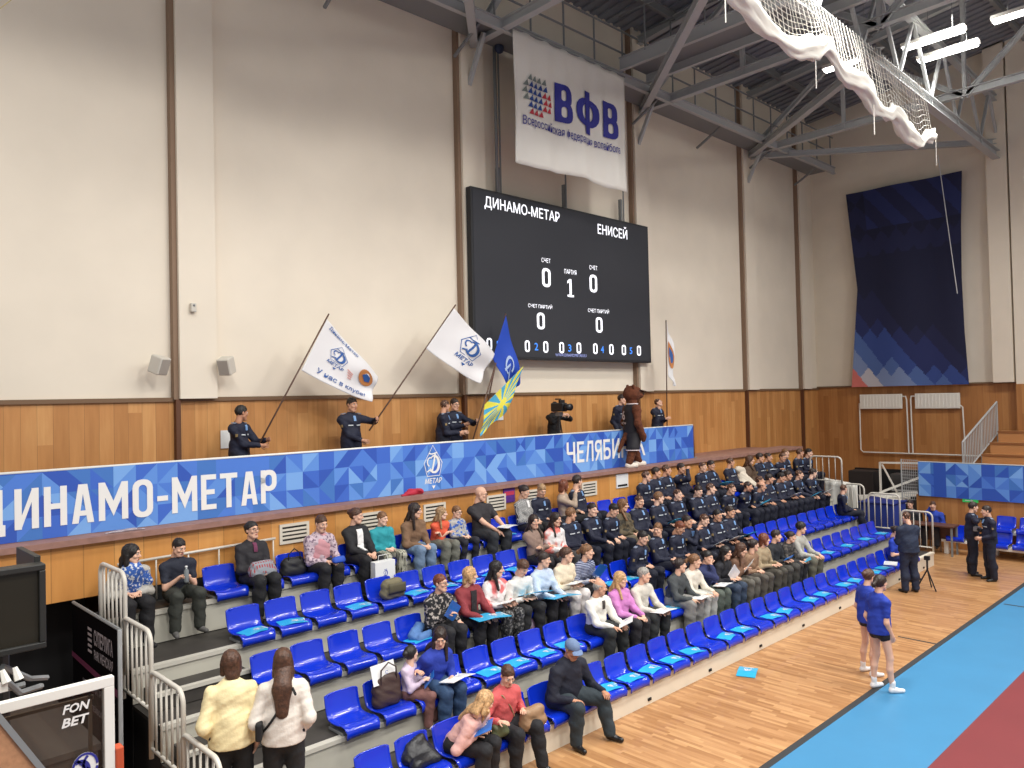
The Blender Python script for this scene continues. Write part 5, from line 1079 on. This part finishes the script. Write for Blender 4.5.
MB().tube([(.12*cos(a), .12*sin(a)-.01, 1.36) for a in np.linspace(0, 2*pi, 15)], .016, 6, cap=False).build('neck_trim', TRIM, t, True, local=True)
m_ = MB(); text(m_, '6', .12, .2, lambda a, b: (-a, .205, 1.12+b), .02); text(m_, 'МЕТАР', .2, .05, lambda a, b: (-a, .205, .95+b), .01); m_.build('number', TRIM, t, local=True)
for x in (-.17, .17): blob('shoe', [('c', (x, .02-1.15*x, .05), (x, -.16-1.15*x, .045), .07, .06)], mat('shoe_cream', (222, 210, 196), .5), t, .012, .02, 0, 0, lambda P: -P[..., 2])
# ------------------------------------------------------------------ two women on the left aisle
yw = person('woman in pale yellow sweater seen from behind in the left aisle', (3.05, 6.88, .32), sit=False, s=.985, lean=0, hair='bob', hc='brown', sex='f', hy=12, hp=6, skin='a', top=(238, 220, 170), bot=(20, 20, 22), rz=2.75, arms=((-.22, .0, -.12), (.2, .1, -.02)), fat=1.12, res=.014, wr=.004)
ww = person('woman with long brown hair in white sweatshirt seen from behind in the left aisle', (3.42, 6.62, .32), sit=False, s=.975, lean=0, hair='long', hc='brown', sex='f', hy=10, hp=6, top=(222, 212, 200), bot=(30, 30, 32), rz=2.6, arms=((-.2, .1, -.02), (.2, .12, .0)), fat=1.12, res=.014, wr=.004)
t, I = ww
t2 = thing('crossbody_bag', 'small black crossbody bag on the back of the woman in white sweatshirt', 'bag', wpt(t, V3(.0, .2, 1.0)), 2.6)
on = I['on']; pts = [on(I['SC']+V3(-.13+.26*k/8*1.15, .4, .05-.42*k/8), V3(0, -1, 0)) for k in range(9)]
MB().tube([tuple(V3(*p)+V3(0, .012, 0)-V3(.0, .2, 1.0)) for p in pts], .012, 6).build('strap', BLACK, t2, True, local=True)
MB().box((.2, -.1, -.02), (.06, .2, .16)).build('pouch', BLACK, t2, bevel=.02, local=True)
# ------------------------------------------------------------------ people on the floor
RB = (30, 56, 156)
f1 = stand(11.25, 4.33, .005, 'girl in royal blue T-shirt and black shorts standing on the blue court', s=.96, sex='f', hair='tail', hc='dark', hy=15, hp=4, rz=1.0, top=RB, bot=(20, 20, 24), sleeve='short', bare=True, shoes=(226, 222, 220), socks=(230, 228, 226), arms=((-.16, .1, -.12), (.18, .04, -.12)), legs={-1: (0, .12)}, res=.014)
stand(11.8, 4.7, .005, 'second girl in royal blue T-shirt half hidden behind the first', s=.92, sex='f', hair='bun', hc='brown', hy=10, rz=1.0, top=RB, bot=(20, 20, 24), sleeve='short', bare=True, shoes=(226, 222, 220), socks=(230, 228, 226), arms=((-.16, .1, -.12), (.2, .12, -.08)), res=.016)
stand(17.15, 5.95, 0, 'man in dark navy uniform standing with his back to the camera', s=.99, hair='buzz', hc='brown', hy=0, hp=15, rz=2.5, top=(30, 40, 62), bot=(26, 34, 56), arms=((-.1, .3, .12), (.1, .3, .12)), fat=1.2)
stand(19.6, 5.45, 0, 'man in navy uniform with raised arm facing his colleague on parquet', s=.98, hair='short', hc='dark', hy=15, rz=.5, arms=((-.32, .18, .42), (.04, .22, .12)), **UN)
stand(19.30, 5.02, 0, 'man in navy uniform in profile, right one of the pair on parquet', s=.97, hair='short', hc='dark', hy=-10, rz=-2.5, arms=((-.14, .16, .02), (.12, .22, .04)), **UN)
t = thing('camera_flash', 'small white and grey camera held between the two uniformed men', 'camera', (19.45, 5.33, 1.0)); MB().box((19.42, 5.3, 1.08), (.14, .1, .1)).build('camera_body', mat('cam_grey', (150, 150, 150), .4), t, bevel=.01); MB().tube([(19.36, 5.25, 1.08), (19.3, 5.18, 1.06)], .035, 10).build('lens', BLACK, t, True)
t = thing('tripod', 'low black tripod beside the man seen from behind', 'tripod', (17.6, 5.75, 0))
for a in (0, 2.1, 4.2): MB().tube([(17.6, 5.75, .42), (17.6+.22*cos(a), 5.75+.22*sin(a), .01)], .015, 6).build('leg', BLACK, t)
MB().tube([(17.6, 5.75, .4), (17.6, 5.75, .62)], .02, 8).build('column', BLACK, t); MB().box((17.6, 5.75, .66), (.08, .1, .08)).build('tripod_head', BLACK, t)
# desk by the stand
DK = mat('desk_wood', (96, 62, 48), .5)
t = thing('desk', 'brown timing desk at the far end of the stand', 'table', (21.6, 6.85, 0)); MB().b2((21.35, 6.35, .72), (21.85, 7.8, .76)).build('table_top', DK, t, bevel=.005)
for x, y in ((21.4, 6.4), (21.8, 6.4), (21.4, 7.75), (21.8, 7.75)): MB().b2((x-.02, y-.02, 0), (x+.02, y+.02, .72)).build('leg', STEELD, t)
MB().b2((21.8, 6.4, .3), (21.82, 7.75, .72)).build('modesty_panel', DK, t)
for y, l, hc_, tp, gl in ((7.56, 'man in grey jacket sitting behind the timing desk', 'dark', (60, 62, 66), False), (7.0, 'person in royal blue jacket, hand at face, behind the desk', 'brown', (36, 66, 168), False)):
    person(l, (22.1, y, 0), sit=True, seat=.5, s=.94, lean=12, rz=-1.57, hair='short', hc=hc_, hy=-10 if y > 7.4 else 20, top=tp, bot=(40, 42, 48), pose='lap' if y > 7.4 else 'face', res=.02)
    st_ = thing('chair', 'dark chair under the '+l, 'chair', (22.1, y, 0)); MB().b2((21.9, y-.2, .42), (22.3, y+.2, .46)).build('seat', BLACK, st_, bevel=.01); MB().b2((22.27, y-.2, .6), (22.31, y+.2, .9)).build('backrest', BLACK, st_)
    for a, b in ((21.93, y-.18), (21.93, y+.18), (22.27, y-.18), (22.27, y+.18)): MB().tube([(a, b, 0), (a, b, .62 if a > 22.1 else .42)], .012, 6).build('leg', STEELD, st_)
# ------------------------------------------------------------------ end balcony, stairs, banner, seats
struct(MB().b2((22.55, -4, 0), (22.65, 7.55, 1.36)).build('wall_far_low', _M['end_wood'])); struct(MB().b2((22.65, -4, 1.25), (26, 7.55, 1.35)).build('floor_far_balcony', LEDGE)); struct(MB().b2((22.55, 7.5, 0), (26, 7.58, 1.36)).build('wall_far_low_side', _M['end_wood']))
b2_ = thing('banner', 'blue lozenge patterned banner on the rail of the far balcony', 'banner', (22.5, 3, 1.3)); xf = lambda a, z: (22.5+.012*sin(a*3), 7.5-a, 1.34-.006*a+z*.99)
facets(MB(), xf, 10, .92, 3, 11).build('cloth', BLUES, b2_); MB().b2((22.51, -2.5, 1.34), (22.515, 7.5, 2.24)).build('backing', BLUES[0], b2_)
t = thing('balcony_rail', 'grey pipe rail behind the far blue banner', 'railing', (22.55, 3, 1.35)); MB().tube([(22.56, 7.5, 2.25), (22.56, -2.5, 2.25)], .02, 6).build('top_rail', STEEL, t)
for y in np.arange(-2.4, 7.6, 1.6): MB().tube([(22.58, y, 1.35), (22.58, y, 2.25)], .015, 6).build('post', STEEL, t)
t = thing('exit_sign', 'small green exit sign on the low wood wall under the far banner', 'sign', (22.5, 6.27, 1.24)); MB().b2((22.52, 6.09, 1.25), (22.56, 6.45, 1.34)).build('panel', mat('exit_green', (60, 170, 90), .5, emit=(50, 190, 90), es=.4), t)
m_ = MB(); stroke(m_, [(-.12, 0), (.02, 0)], .02, lambda a, b: (22.515, 6.27-a, 1.295+b)); poly(m_, [(.02, .03), (.08, 0), (.02, -.03)], lambda a, b: (22.515, 6.27-a, 1.295+b)); m_.build('arrow', PAPER, t)
# stairs going up on the far balcony
sm = mat('step_wood', (186, 132, 82), .5)
t = thing('staircase', 'wooden steps rising on the far balcony beside the grey railing', 'stairs', (24.5, 4.8, 1.35))
for k in range(5): MB().b2((23.4+k*.46, 3.4, 1.35), (23.86+k*.46, 6.62-.09*k, 1.35+.42+.30*k)).build('step', sm, t); MB().b2((23.38+k*.46, 3.4, 1.35+.38+.30*k), (23.46+k*.46, 6.63-.09*k, 1.35+.43+.30*k)).build('step_nosing', mat('nose_wood', (150, 98, 56), .5), t)
t = thing('stair_railing', 'grey metal mesh railing climbing beside the wooden steps', 'railing', (24.5, 6.3, 1.35)); p0, p1 = Vector((23.4, 6.66, 2.75)), Vector((25.6, 6.36, 3.8))
MB().tube([tuple(p0), tuple(p1)], .025, 6).build('hand_rail', STEEL, t); MB().tube([tuple(p0-Vector((0, 0, .9))), tuple(p1-Vector((0, 0, .9)))], .02, 6).build('lower_rail', STEEL, t)
for k in range(24): q = p0.lerp(p1, k/23); MB().tube([tuple(q), tuple(q-Vector((0, 0, .9 if k not in (0, 12, 23) else 1.5)))], .012 if k not in (0, 12, 23) else .02, 5).build('baluster', STEEL, t)
# radiators and pipes on the far wall
for y0, y1, l in ((9.05, 10.35, 'white radiator under the tall dark banner, left one on the far wall'), (7.4, 8.66, 'white radiator on the far wall, right one of the pair')):
    t = thing('radiator', l, 'radiator', (25.9, (y0+y1)/2, 3.6)); MB().b2((25.88, y0, 3.61), (25.96, y1, 4.08)).build('panel', WHITE, t, bevel=.01); m_ = MB(); [m_.b2((25.87, y0+.05+i*.1, 3.64), (25.88, y0+.09+i*.1, 4.05)) for i in range(int((y1-y0-.05)/.1))]; m_.build('fins', WHITE, t)
t = thing('heating_pipe', 'thin white heating pipes framing the two radiators', 'pipe', (25.93, 8.8, 2.18)); W_ = lambda P: MB().tube([(25.93, y, z) for y, z in P], .022, 6)
W_([(10.38, 3.8), (10.38, 2.28), (10.3, 2.2), (7.07, 2.2)]).build('pipe', WHITE, t); W_([(9.05, 4.0), (8.95, 4.0), (8.92, 3.9), (8.9, 2.2)]).build('pipe', WHITE, t); W_([(8.66, 4.0), (8.78, 4.0), (8.8, 3.9), (8.78, 2.2)]).build('pipe', WHITE, t); W_([(7.4, 3.7), (7.34, 3.65), (7.3, 2.2), (6.6, 2.2)]).build('pipe', WHITE, t)
# spare hoop frame and boxes
t = thing('basketball_stand', 'white steel frame of a folded basketball stand behind the far rails', 'stand', (23.8, 8.6, 0))
B_ = lambda a, b, w_=.05: MB().beam(a, b, w_, w_).build('frame_bar', WHITE, t)
B_((24, 9.06, 1.1), (24, 9.06, 2.06)); B_((24, 9.06, 2.05), (24, 7.9, 2.08)); B_((24, 9.0, 2.0), (24, 8.6, 1.2), .04); B_((23.6, 8.95, 1.2), (24, 7.9, 1.7), .06); B_((23, 9.3, 1.1), (23.6, 7.9, 1.25), .12); B_((23.2, 9.3, .0), (23.2, 9.3, 1.1)); B_((23.2, 8.0, .0), (23.2, 8.0, 1.2)); B_((24, 7.95, 0), (24, 7.95, 2.1))
MB().b2((23.1, 8.2, .95), (23.8, 9.3, 1.1)).build('base_box', WHITE, t)
struct(MB().b2((25.2, 7.6, 0), (25.3, 10.3, 1.75)).build('wall_far_recess', BLACK))
t = thing('equipment_case', 'dark grey equipment cabinet beside the spare hoop frame', 'box', (24.6, 8.4, 0)); MB().b2((24.3, 8.15, 0), (24.8, 8.9, 1.7)).build('case', mat('case_grey', (62, 60, 60), .7), t, bevel=.02); MB().b2((24.28, 8.2, 1.2), (24.3, 8.85, 1.25)).build('strip', STEEL, t)
t = thing('stacked_case', 'second dark cabinet left of the spare hoop frame', 'box', (24.6, 9.7, 0)); MB().b2((24.2, 9.35, 0), (24.8, 10.1, 1.75)).build('case', mat('case_dark', (40, 36, 36), .7), t, bevel=.02); MB().b2((24.18, 9.4, 1.0), (24.2, 10.05, 1.04)).build('strip', STEELD, t)
t = thing('mesh_panel', 'grey wire mesh panel left of the far blue banner', 'panel', (22.6, 7.75, 1.35)); m_ = MB()
for i in range(9): m_.tube([(22.62, 7.56+i*.05, 1.2), (22.62, 7.56+i*.05, 2.28)], .006, 4)
for i in range(14): m_.tube([(22.62, 7.56, 1.2+i*.083), (22.62, 7.96, 1.2+i*.083)], .006, 4)
m_.build('wire_mesh', STEEL, t); MB().beam((22.62, 7.97, 0), (22.62, 7.97, 2.3), .03, .03).build('post', STEEL, t)
t = thing('gym_mats', 'tall stack of mats under a royal blue cover behind the far guard rail', 'mats', (21.4, 8.1, 0)); MB().grid(lambda u, v: (21.0+.9*u, 7.6+.95*v, 1.28+.05*sin(u*4)*sin(v*5)), 8, 8, 0, .06).build('cover', mat('mat_cover', (22, 38, 110), .7, bump=.4), t, True); MB().b2((21.02, 7.62, 0), (21.88, 8.53, 1.27)).build('mat_stack', mat('mat_blue', (28, 50, 130), .7), t, bevel=.04)
# blue seats at the far end
bw = thing('seat_bench', 'white two step base carrying the far blue seats on the parquet', 'bench', (22, 4, 0)); MB().b2((21.75, 2.5, .22), (22.2, 5.75, .30)).build('front_beam', WHITE, bw); MB().b2((22.2, 2.5, .55), (22.5, 5.75, .63)).build('rear_beam', WHITE, bw)
for y in (2.6, 4.1, 5.65): MB().b2((21.8, y-.04, 0), (21.9, y+.04, .22)).build('leg', WHITE, bw); MB().b2((22.25, y-.04, 0), (22.35, y+.04, .55)).build('leg', WHITE, bw)
j = 0
for x, z, ys in ((21.72, .30, (5.45, 4.95, 4.45, 3.95)), (22.1, .63, (5.45, 4.95, 4.45, 3.95))):
    for i, y in enumerate(ys): dup(seat0, (x, y, z), -pi/2, 'blue seat of the far bench, %s row, %s from the left' % ('front' if z < .5 else 'rear', ORD[i]), 'blue seats at the far end')
bs = thing('single_bench', 'short white bench with one blue seat right of the timing desk', 'bench', (21.9, 6.35, 0)); MB().b2((21.75, 5.95, .3), (21.95, 6.75, .36)).build('beam', WHITE, bs); MB().b2((21.78, 6.6, 0), (21.86, 6.7, .3)).build('leg', WHITE, bs); MB().b2((21.78, 6.02, 0), (21.86, 6.1, .3)).build('leg', WHITE, bs)
dup(seat0, (21.7, 6.4, .36), -pi/2, 'single blue seat between the timing desk and the two uniformed men', 'blue seats at the far end')
# ------------------------------------------------------------------ foreground left: shot clock, backboard, hoarding
HB = mat('hoarding_black', (9, 7, 10), 1., spec=.05); MG = mat('hoarding_magenta', (96, 26, 62), .7); HW = mat('hoarding_white', (168, 158, 160), .7)
t = thing('side_hoarding', 'black sponsor hoarding with white league lettering and magenta stripe left of stand', 'banner', (2.6, 9.3, 1.2))
hf_ = lambda a, z: (2.59, 10.1-a, z); MB().b2((2.6, 8.5, .0), (2.64, 10.1, 1.93)).build('panel', HB, t); MB().tube([(2.61, 8.48, 1.95), (2.61, 10.1, 1.95)], .018, 6).build('top_rail', STEELD, t); MB().tube([(2.61, 8.48, 0), (2.61, 8.48, 1.95)], .022, 6).build('post', STEEL, t)
m_ = MB(); text(m_, 'СУПЕРЛИГА', .62, .17, hf_, .02, 0, 1.15, 1.72); text(m_, 'PARI ЖЕНСКАЯ', .62, .11, hf_, .012, 0, 1.15, 1.54); text(m_, 'ЧЕМПИОНАТ РОССИИ', .95, .08, hf_, .005, 0, .9, 1.15); text(m_, 'ПО ВОЛЕЙБОЛУ', .7, .08, hf_, .005, 0, .8, .95)
for i in range(5): stroke(m_, [(.62, 1.78-.06*i), (.76, 1.78-.06*i)], .03, hf_)
m_.build('lettering', HW, t); m_ = MB(); poly(m_, [(0, 1.40), (0, 1.34), (1.6, 1.26), (1.6, 1.34)], hf_); m_.build('stripe', MG, t)
CLK = mat('clock_frame', (34, 34, 32), .5); GL = mat('tinted_glass', (40, 36, 28), .2, spec=.3)
t = thing('shot_clock', 'black framed shot clock unit above the glass backboard', 'clock', (.9, 5.9, 2.55))
MB().b2((-.4, 6.0, 2.63), (1.34, 6.06, 3.13)).build('screen', GL, t); m_ = MB(); m_.b2((-.4, 5.97, 2.60), (1.38, 6.1, 2.64)); m_.b2((-.4, 5.97, 3.12), (1.38, 6.1, 3.16)); m_.b2((1.34, 5.97, 2.641), (1.38, 6.1, 3.119)); m_.build('frame', CLK, t, bevel=.006)
MB().b2((1.34, 6.1, 2.62), (1.38, 6.62, 3.2)).build('side_cover', CLK, t, bevel=.006); MB().tube([(.9, 6.1, 3.17), (.9, 6.1, 3.22)], .03, 8).build('horn', CLK, t)
m_ = MB(); [m_.tube([(x, 5.95, 2.52), (x+.02, 5.93, 2.44)], [.015, .03], 6) for x in np.arange(.7, 1.2, .07)]; m_.build('net_hooks', WHITE, t)
MB().b2((.5, 5.94, 2.38), (1.15, 5.97, 2.44)).build('bottom_bar', WHITE, t)
m_ = MB(); m_.tube([(1.1, 6.0, 2.5), (1.25, 6.1, 2.3), (1.42, 6.3, 2.25)], .02, 6).tube([(1.15, 6.1, 2.5), (1.35, 6.3, 2.32), (1.5, 6.5, 2.24)], .02, 6).tube([(.4, 6.2, 2.3), (1.3, 6.2, 2.32)], .02, 6); m_.build('mount_pipe', STEELD, t)
MB().tube([(1.2, 6.4, 0), (1.2, 6.4, 2.6)], .05, 8).build('mast', CLK, t)
YK = 5.33
t = thing('backboard', 'glass basketball backboard with white frame and FONBET sticker in the lower left corner', 'backboard', (.7, YK, 1.45))
m_ = MB(); m_.b2((-.2, YK-.02, 2.45), (1.6, YK+.03, 2.51)); m_.b2((1.54, YK-.02, 1.46), (1.6, YK+.03, 2.45)); m_.b2((-.2, YK-.02, 1.46), (1.6, YK+.03, 1.52)); m_.b2((-.2, YK-.02, 1.5), (-.14, YK+.03, 2.45)); m_.build('frame', WHITE, t, bevel=.004)
GM = mat('board_glass', (62, 54, 46), .05, spec=.4, alpha=.3); MB().b2((-.14, YK, 1.52), (1.54, YK+.012, 2.45)).build('glass', GM, t)
kf = lambda a, z: (a, YK-.012, z)
m_ = MB(); text(m_, 'FON', .14, .055, kf, .03, 0, 1.385, 2.375, .25); text(m_, 'BET', .14, .055, kf, .03, 0, 1.38, 2.295, .25); m_.build('sticker_text', LET, t)
m_ = MB(); poly(m_, arc(1.43, 2.0, .075, .085, 0, 350, 20), kf); m_.build('round_sticker', LET, t); kf2 = lambda a, z: (a, YK-.016, z)
m_ = MB(); stroke(m_, arc(1.43, 2.0, .068, .078, 0, 350, 20), .014, kf2); stroke(m_, arc(1.40, 1.98, .05, .06, -60, 120, 12), .02, kf2); stroke(m_, arc(1.47, 2.01, .05, .06, 120, 260, 12), .016, kf2); stroke(m_, [(1.385, 2.05), (1.47, 1.95)], .016, kf2); m_.build('sticker_print', NB, t)
m_ = MB(); m_.b2((-.1, YK+.05, 2.38), (1.5, YK+.07, 2.40)); m_.b2((1.47, YK+.05, 1.5), (1.49, YK+.07, 2.4)); m_.build('inner_frame', mat('inner_bar', (96, 80, 60), .6), t)
MB().b2((1.6, YK-.03, 1.46), (1.65, YK+.05, 2.06)).build('edge_pad', mat('pad_orange', (190, 80, 44), .6), t, bevel=.01)
t = thing('hoop_support', 'padded tan support plate with steel edge behind the glass backboard', 'support', (.4, 5.2, 1.2))
A_ = [(-.6, 4.7), (.55, 4.7)]
MB().add([(-.7, 4.9, 2.76), (.80, 4.9, 2.76), (1.5, 4.9, 1.54), (-.7, 4.9, 1.54), (-.7, 4.95, 2.76), (.80, 4.95, 2.76), (1.5, 4.95, 1.54), (-.7, 4.95, 1.54)], [(3, 2, 1, 0), (4, 5, 6, 7), (0, 1, 5, 4), (1, 2, 6, 5), (2, 3, 7, 6), (3, 0, 4, 7)]).build('plate', mat('tan_plate', (176, 128, 92), .7, var=.15, vscale=30), t)
MB().beam((.80, 4.9, 2.76), (1.5, 4.9, 1.54), .03, .03).build('edge_bar', STEELD, t)
t = thing('reflection_box', 'dark plank box added to stand for the planks reflected in the glass backboard', 'crate', (1.1, 7.6, 0)); MB().b2((.3, 6.9, 0), (1.95, 8.3, 1.45)).build('reflection_body', planks('reflection_wood', (48, 42, 36), (66, 58, 50), (80, 70, 60), 'Y', .16, 3., .6, 5.), t); MB().b2((.28, 6.88, 1.45), (1.97, 8.32, 1.5)).build('lid', _M['reflection_wood'], t)  # added box, its planks imitate the reflection in the backboard glass
# ------------------------------------------------------------------ roof steel
nodes = [(4.75, 11.6), (10.4, 11.6), (16.05, 11.6), (21.5, 11.6)]
ZC = 11.45
def truss(i, x):
    t = thing('roof_truss', 'grey steel roof truss above %s' % ('the left flags', 'the left edge of the scoreboard', 'the right edge of the scoreboard', 'the right end of the stand')[i], 'truss', (x, 4, ZC)); S = lambda a, b, w=.12, n='brace': MB().ibeam(a, b, w, w*1.1).build(n, STEEL, t)
    S((x, 11.7, ZC), (x, -4, ZC+.25), .16, 'bottom_chord'); S((x, 11.7, 13.2), (x, -4, 15.1), .16, 'top_chord')
    ys = [11.7, 8.8, 5.8, 2.8, -.2, -3.2]
    for k in range(5):
        a, b = ys[k], ys[k+1]; z = lambda y: 13.2+(11.7-y)*.121
        S((x, a, ZC) if k % 2 == 0 else (x, a, z(a)), (x, b, z(b)) if k % 2 == 0 else (x, b, ZC), .1); S((x, b, ZC), (x, b, z(b)), .08)
    MB().beam((x-.1, 11.68, 10.55), (x-.1, 11.2, ZC), .08, .08).build('knee_bracket', STEEL, t)
for i, (x, _) in enumerate(nodes): truss(i, x)
t = thing('roof_girder', 'long grey steel girder crossing under the roof beside the hanging net', 'girder', (14, 5.75, 10.8))
MB().ibeam((-2, 5.75, 10.95), (25.9, 6.2, 10.95), .2, .22).build('bottom_chord', STEEL, t); MB().ibeam((-2, 5.75, 12.6), (25.9, 6.2, 12.6), .14, .16).build('top_chord', STEEL, t)
for k in range(12): x = 1+k*2.1; MB().beam((x, 5.8+.016*x, 10.95), (x+1.05, 5.8+.016*x, 12.6), .07, .07).build('lattice_bar', STEEL, t); MB().beam((x+1.05, 5.8+.016*x, 12.6), (x+2.1, 5.8+.016*x, 10.95), .07, .07).build('lattice_bar', STEEL, t)
for k in range(1, 5):
    x, y = (nodes[k] if k < 4 else (26, 6.2)); a, b = ((nodes[k-1][0], 5.8), (x, 11.6)) if k < 4 else ((21.5, 11.6), (25.9, 6.1))
    t = thing('roof_brace', ('grey diagonal roof brace from the first wall bracket', 'grey diagonal roof brace rising from the bracket beside the white banner', 'grey diagonal roof brace rising from the bracket above the right seats', 'grey horizontal roof brace crossing the far corner')[k-1], 'beam', ((a[0]+b[0])/2, (a[1]+b[1])/2, 11)); MB().ibeam((b[0], b[1], ZC-.05), (a[0], a[1], 10.95 if k < 4 else ZC-.05), .16, .16).build('beam', STEEL, t) if k < 4 else MB().ibeam((a[0], a[1], ZC-.1), (b[0], b[1], ZC-.1), .14, .14).build('beam', STEEL, t)
for k in range(5):
    y = 10.6-k*2.6; t = thing('purlin', 'grey roof purlin under the corrugated deck, %s from the long wall' % ORD[k], 'beam', (11, y, zr(y)-.2)); MB().ibeam((-2, y, zr(y)-.12), (25.9, y, zr(y)-.12), .1, .2).build('beam', STEELD, t)
# catwalk along the long wall
t = thing('catwalk', 'grey steel catwalk with railing running high along the long wall', 'catwalk', (16, 11.2, 11.55))
MB().b2((6, 10.75, 11.5), (25.4, 11.62, 11.56)).build('walkway', STEELD, t); MB().ibeam((6, 10.75, 11.45), (25.4, 10.75, 11.45), .1, .2).build('edge_beam', STEEL, t)
for z in (12.05, 12.55): MB().tube([(6, 10.78, z), (25.4, 10.78, z)], .022, 6).build('hand_rail', STEELD, t)
for k in range(20): x = 6.2+k; MB().tube([(x, 10.78, 11.5), (x, 10.78, 12.55)], .022, 6).build('post', STEELD, t)
for k in range(7): x = 7+k*2.9; MB().beam((x, 11.65, 11.0), (x, 10.8, 11.45), .05, .05).build('bracket', STEELD, t)
t = thing('cross_catwalk', 'grey steel bridge with railing crossing the hall above the white banner', 'catwalk', (14.4, 6, 11.9))
MB().b2((14.0, -4, 11.75), (15.0, 10.7, 11.82)).build('walkway', STEELD, t)
for x in (14.0, 15.0):
    MB().ibeam((x, -4, 11.7), (x, 10.7, 11.7), .1, .28).build('edge_beam', STEEL, t); MB().tube([(x, -4, 12.8), (x, 10.7, 12.8)], .022, 6).build('hand_rail', STEELD, t)
    for k in range(10): MB().tube([(x, -3.5+k*1.5, 11.8), (x, -3.5+k*1.5, 12.8)], .02, 6).build('post', STEELD, t)
# lamps
TUBE = mat('lamp_tube', (255, 255, 250), .4, emit=(255, 252, 244), es=14.)
LN = ['near the right picture edge', 'right of the net', 'right of the net, lower of the pair', 'behind the net', 'over the court, out to the right']
for i, (x, y, z, L_, l) in enumerate(((18.5, 3.75, 11.8, 1.4, LN[0]), (18.9, 5.7, 12.0, 1.3, LN[1]), (19.9, 5.7, 12.0, 1.3, LN[2]), (18.7, 7.5, 12.0, 1.2, LN[3]), (12, 1.6, 12.2, 1.3, LN[4]))):
    t = thing('tube_lamp', 'lit white tube lamp under the roof '+l, 'lamp', (x, y, z)); MB().b2((x-.11, y-L_/2, z+.05), (x+.11, y+L_/2, z+.13)).build('housing', WHITE, t); MB().b2((x-.09, y-L_/2+.03, z), (x+.09, y+L_/2-.03, z+.05)).build('tube', TUBE, t)
    for q in (-.4, .4): MB().tube([(x, y+q, z+.13), (x, y+q, zr(y)-.1)], .008, 5).build('hanger', STEELD, t)
# gathered net below the girder
t = thing('hanging_net', 'white protective net bunched up in swags under the steel girder', 'net', (13.5, 5.6, 9.5)); NET = mat('net_white', (236, 232, 222), .8)
SG = [(6., 10.2), (8.0, 10.15), (9.07, 10.02), (10.18, 9.76), (10.87, 9.57), (11.61, 9.52), (12.46, 9.72), (12.91, 9.93), (13.63, 9.64), (14.35, 9.69), (14.6, 9.62), (14.98, 9.39), (15.66, 9.40), (15.89, 9.53), (16.65, 9.28), (17.30, 9.22), (17.9, 9.5), (18.6, 9.7)]
def sag(x):
    for (a, za), (b, zb) in zip(SG, SG[1:]):
        if a <= x <= b: f = (x-a)/(b-a); f = f*f*(3-2*f); return za+(zb-za)*f+.13
    return SG[-1][1]+.13
def roll(u, v):
    x = 6+12.1*u; a = v*2*pi; z = sag(x)-.02; r_ = (.08+.09*abs(sin((x-13.35)*pi/2.1)))*(1+.18*sin(a*5+x*4)+.1*sin(a*9-x*7)); return (x, 5.55+r_*.75*cos(a), z+r_*sin(a)*1.1)
MB().grid(roll, 150, 22, 0).build('net_roll', NET, t, True)
m_ = MB(); nx = 84
for i in range(nx+1): x = 6+12.1*i/nx; m_.tube([(x, 5.72, 10.85), (x+.06*sin(i), 5.62, (10.85+sag(x))/2), (x, 5.55, sag(x)+.1)], .006, 3, cap=False)
for j in range(1, 10):
    m_.tube([(6+12.1*i/60, 5.72-.17*j/10, 10.85+(sag(6+12.1*i/60)+.1-10.85)*j/10) for i in range(61)], .006, 3, cap=False)
m_.build('net_mesh', NET, t)
for x in (9.6, 12.4, 14.8, 18.2): MB().tube([(x, 5.5, sag(x)), (x, 5.5, sag(x)-.7)], .01, 4).build('cord', NET, t)
# thin wires
t = thing('wire', 'thin pale wire running down across the plain wall at upper left', 'cable', (2.5, 11, 6)); MB().tube([(4.1, 9.8, 11.3), (.3, 9.8, 6.6)], .005, 4).build('strand', mat('wire_pale', (190, 170, 120), .6), t)
t = thing('wire', 'thin pale wire hanging in front of the tall dark banner', 'cable', (25, 7.5, 4.4)); MB().tube([(25.3, 7.6, 11.2), (25.3, 7.2, 7.0)], .012, 4).build('strand', mat('wire_white', (220, 220, 220), .6), t)
# ------------------------------------------------------------------ light
w = bpy.data.worlds.new('world'); C_ = bpy.context.scene; C_.world = w; w.use_nodes = True
w.node_tree.nodes['Background'].inputs[0].default_value = (.96, .97, 1, 1); w.node_tree.nodes['Background'].inputs[1].default_value = .47
k = 0
for x in (1, 7, 13, 19):
    for y in (-5, 0, 5):
        l = bpy.data.lights.new('hall_lamp', 'AREA'); l.shape = 'RECTANGLE'; l.size = 1.6; l.size_y = 1.2; l.energy = 255; l.spread = radians(125); l.color = (1, .98, .94); o = bpy.data.objects.new('hall_lamp', l); C.objects.link(o); o.location = (x, y, 12.4); o.rotation_euler = (radians(24 if y < 5 else 8), 0, 0)
C_.view_settings.view_transform = 'Standard'; C_.view_settings.look = 'None'; C_.view_settings.gamma = 1; C_.view_settings.exposure = 0.0

for o_ in bpy.data.objects:
    if o_.get('label') and not 4 <= len(o_['label'].split()) <= 16: print('LONG', o_.name, o_['label'])
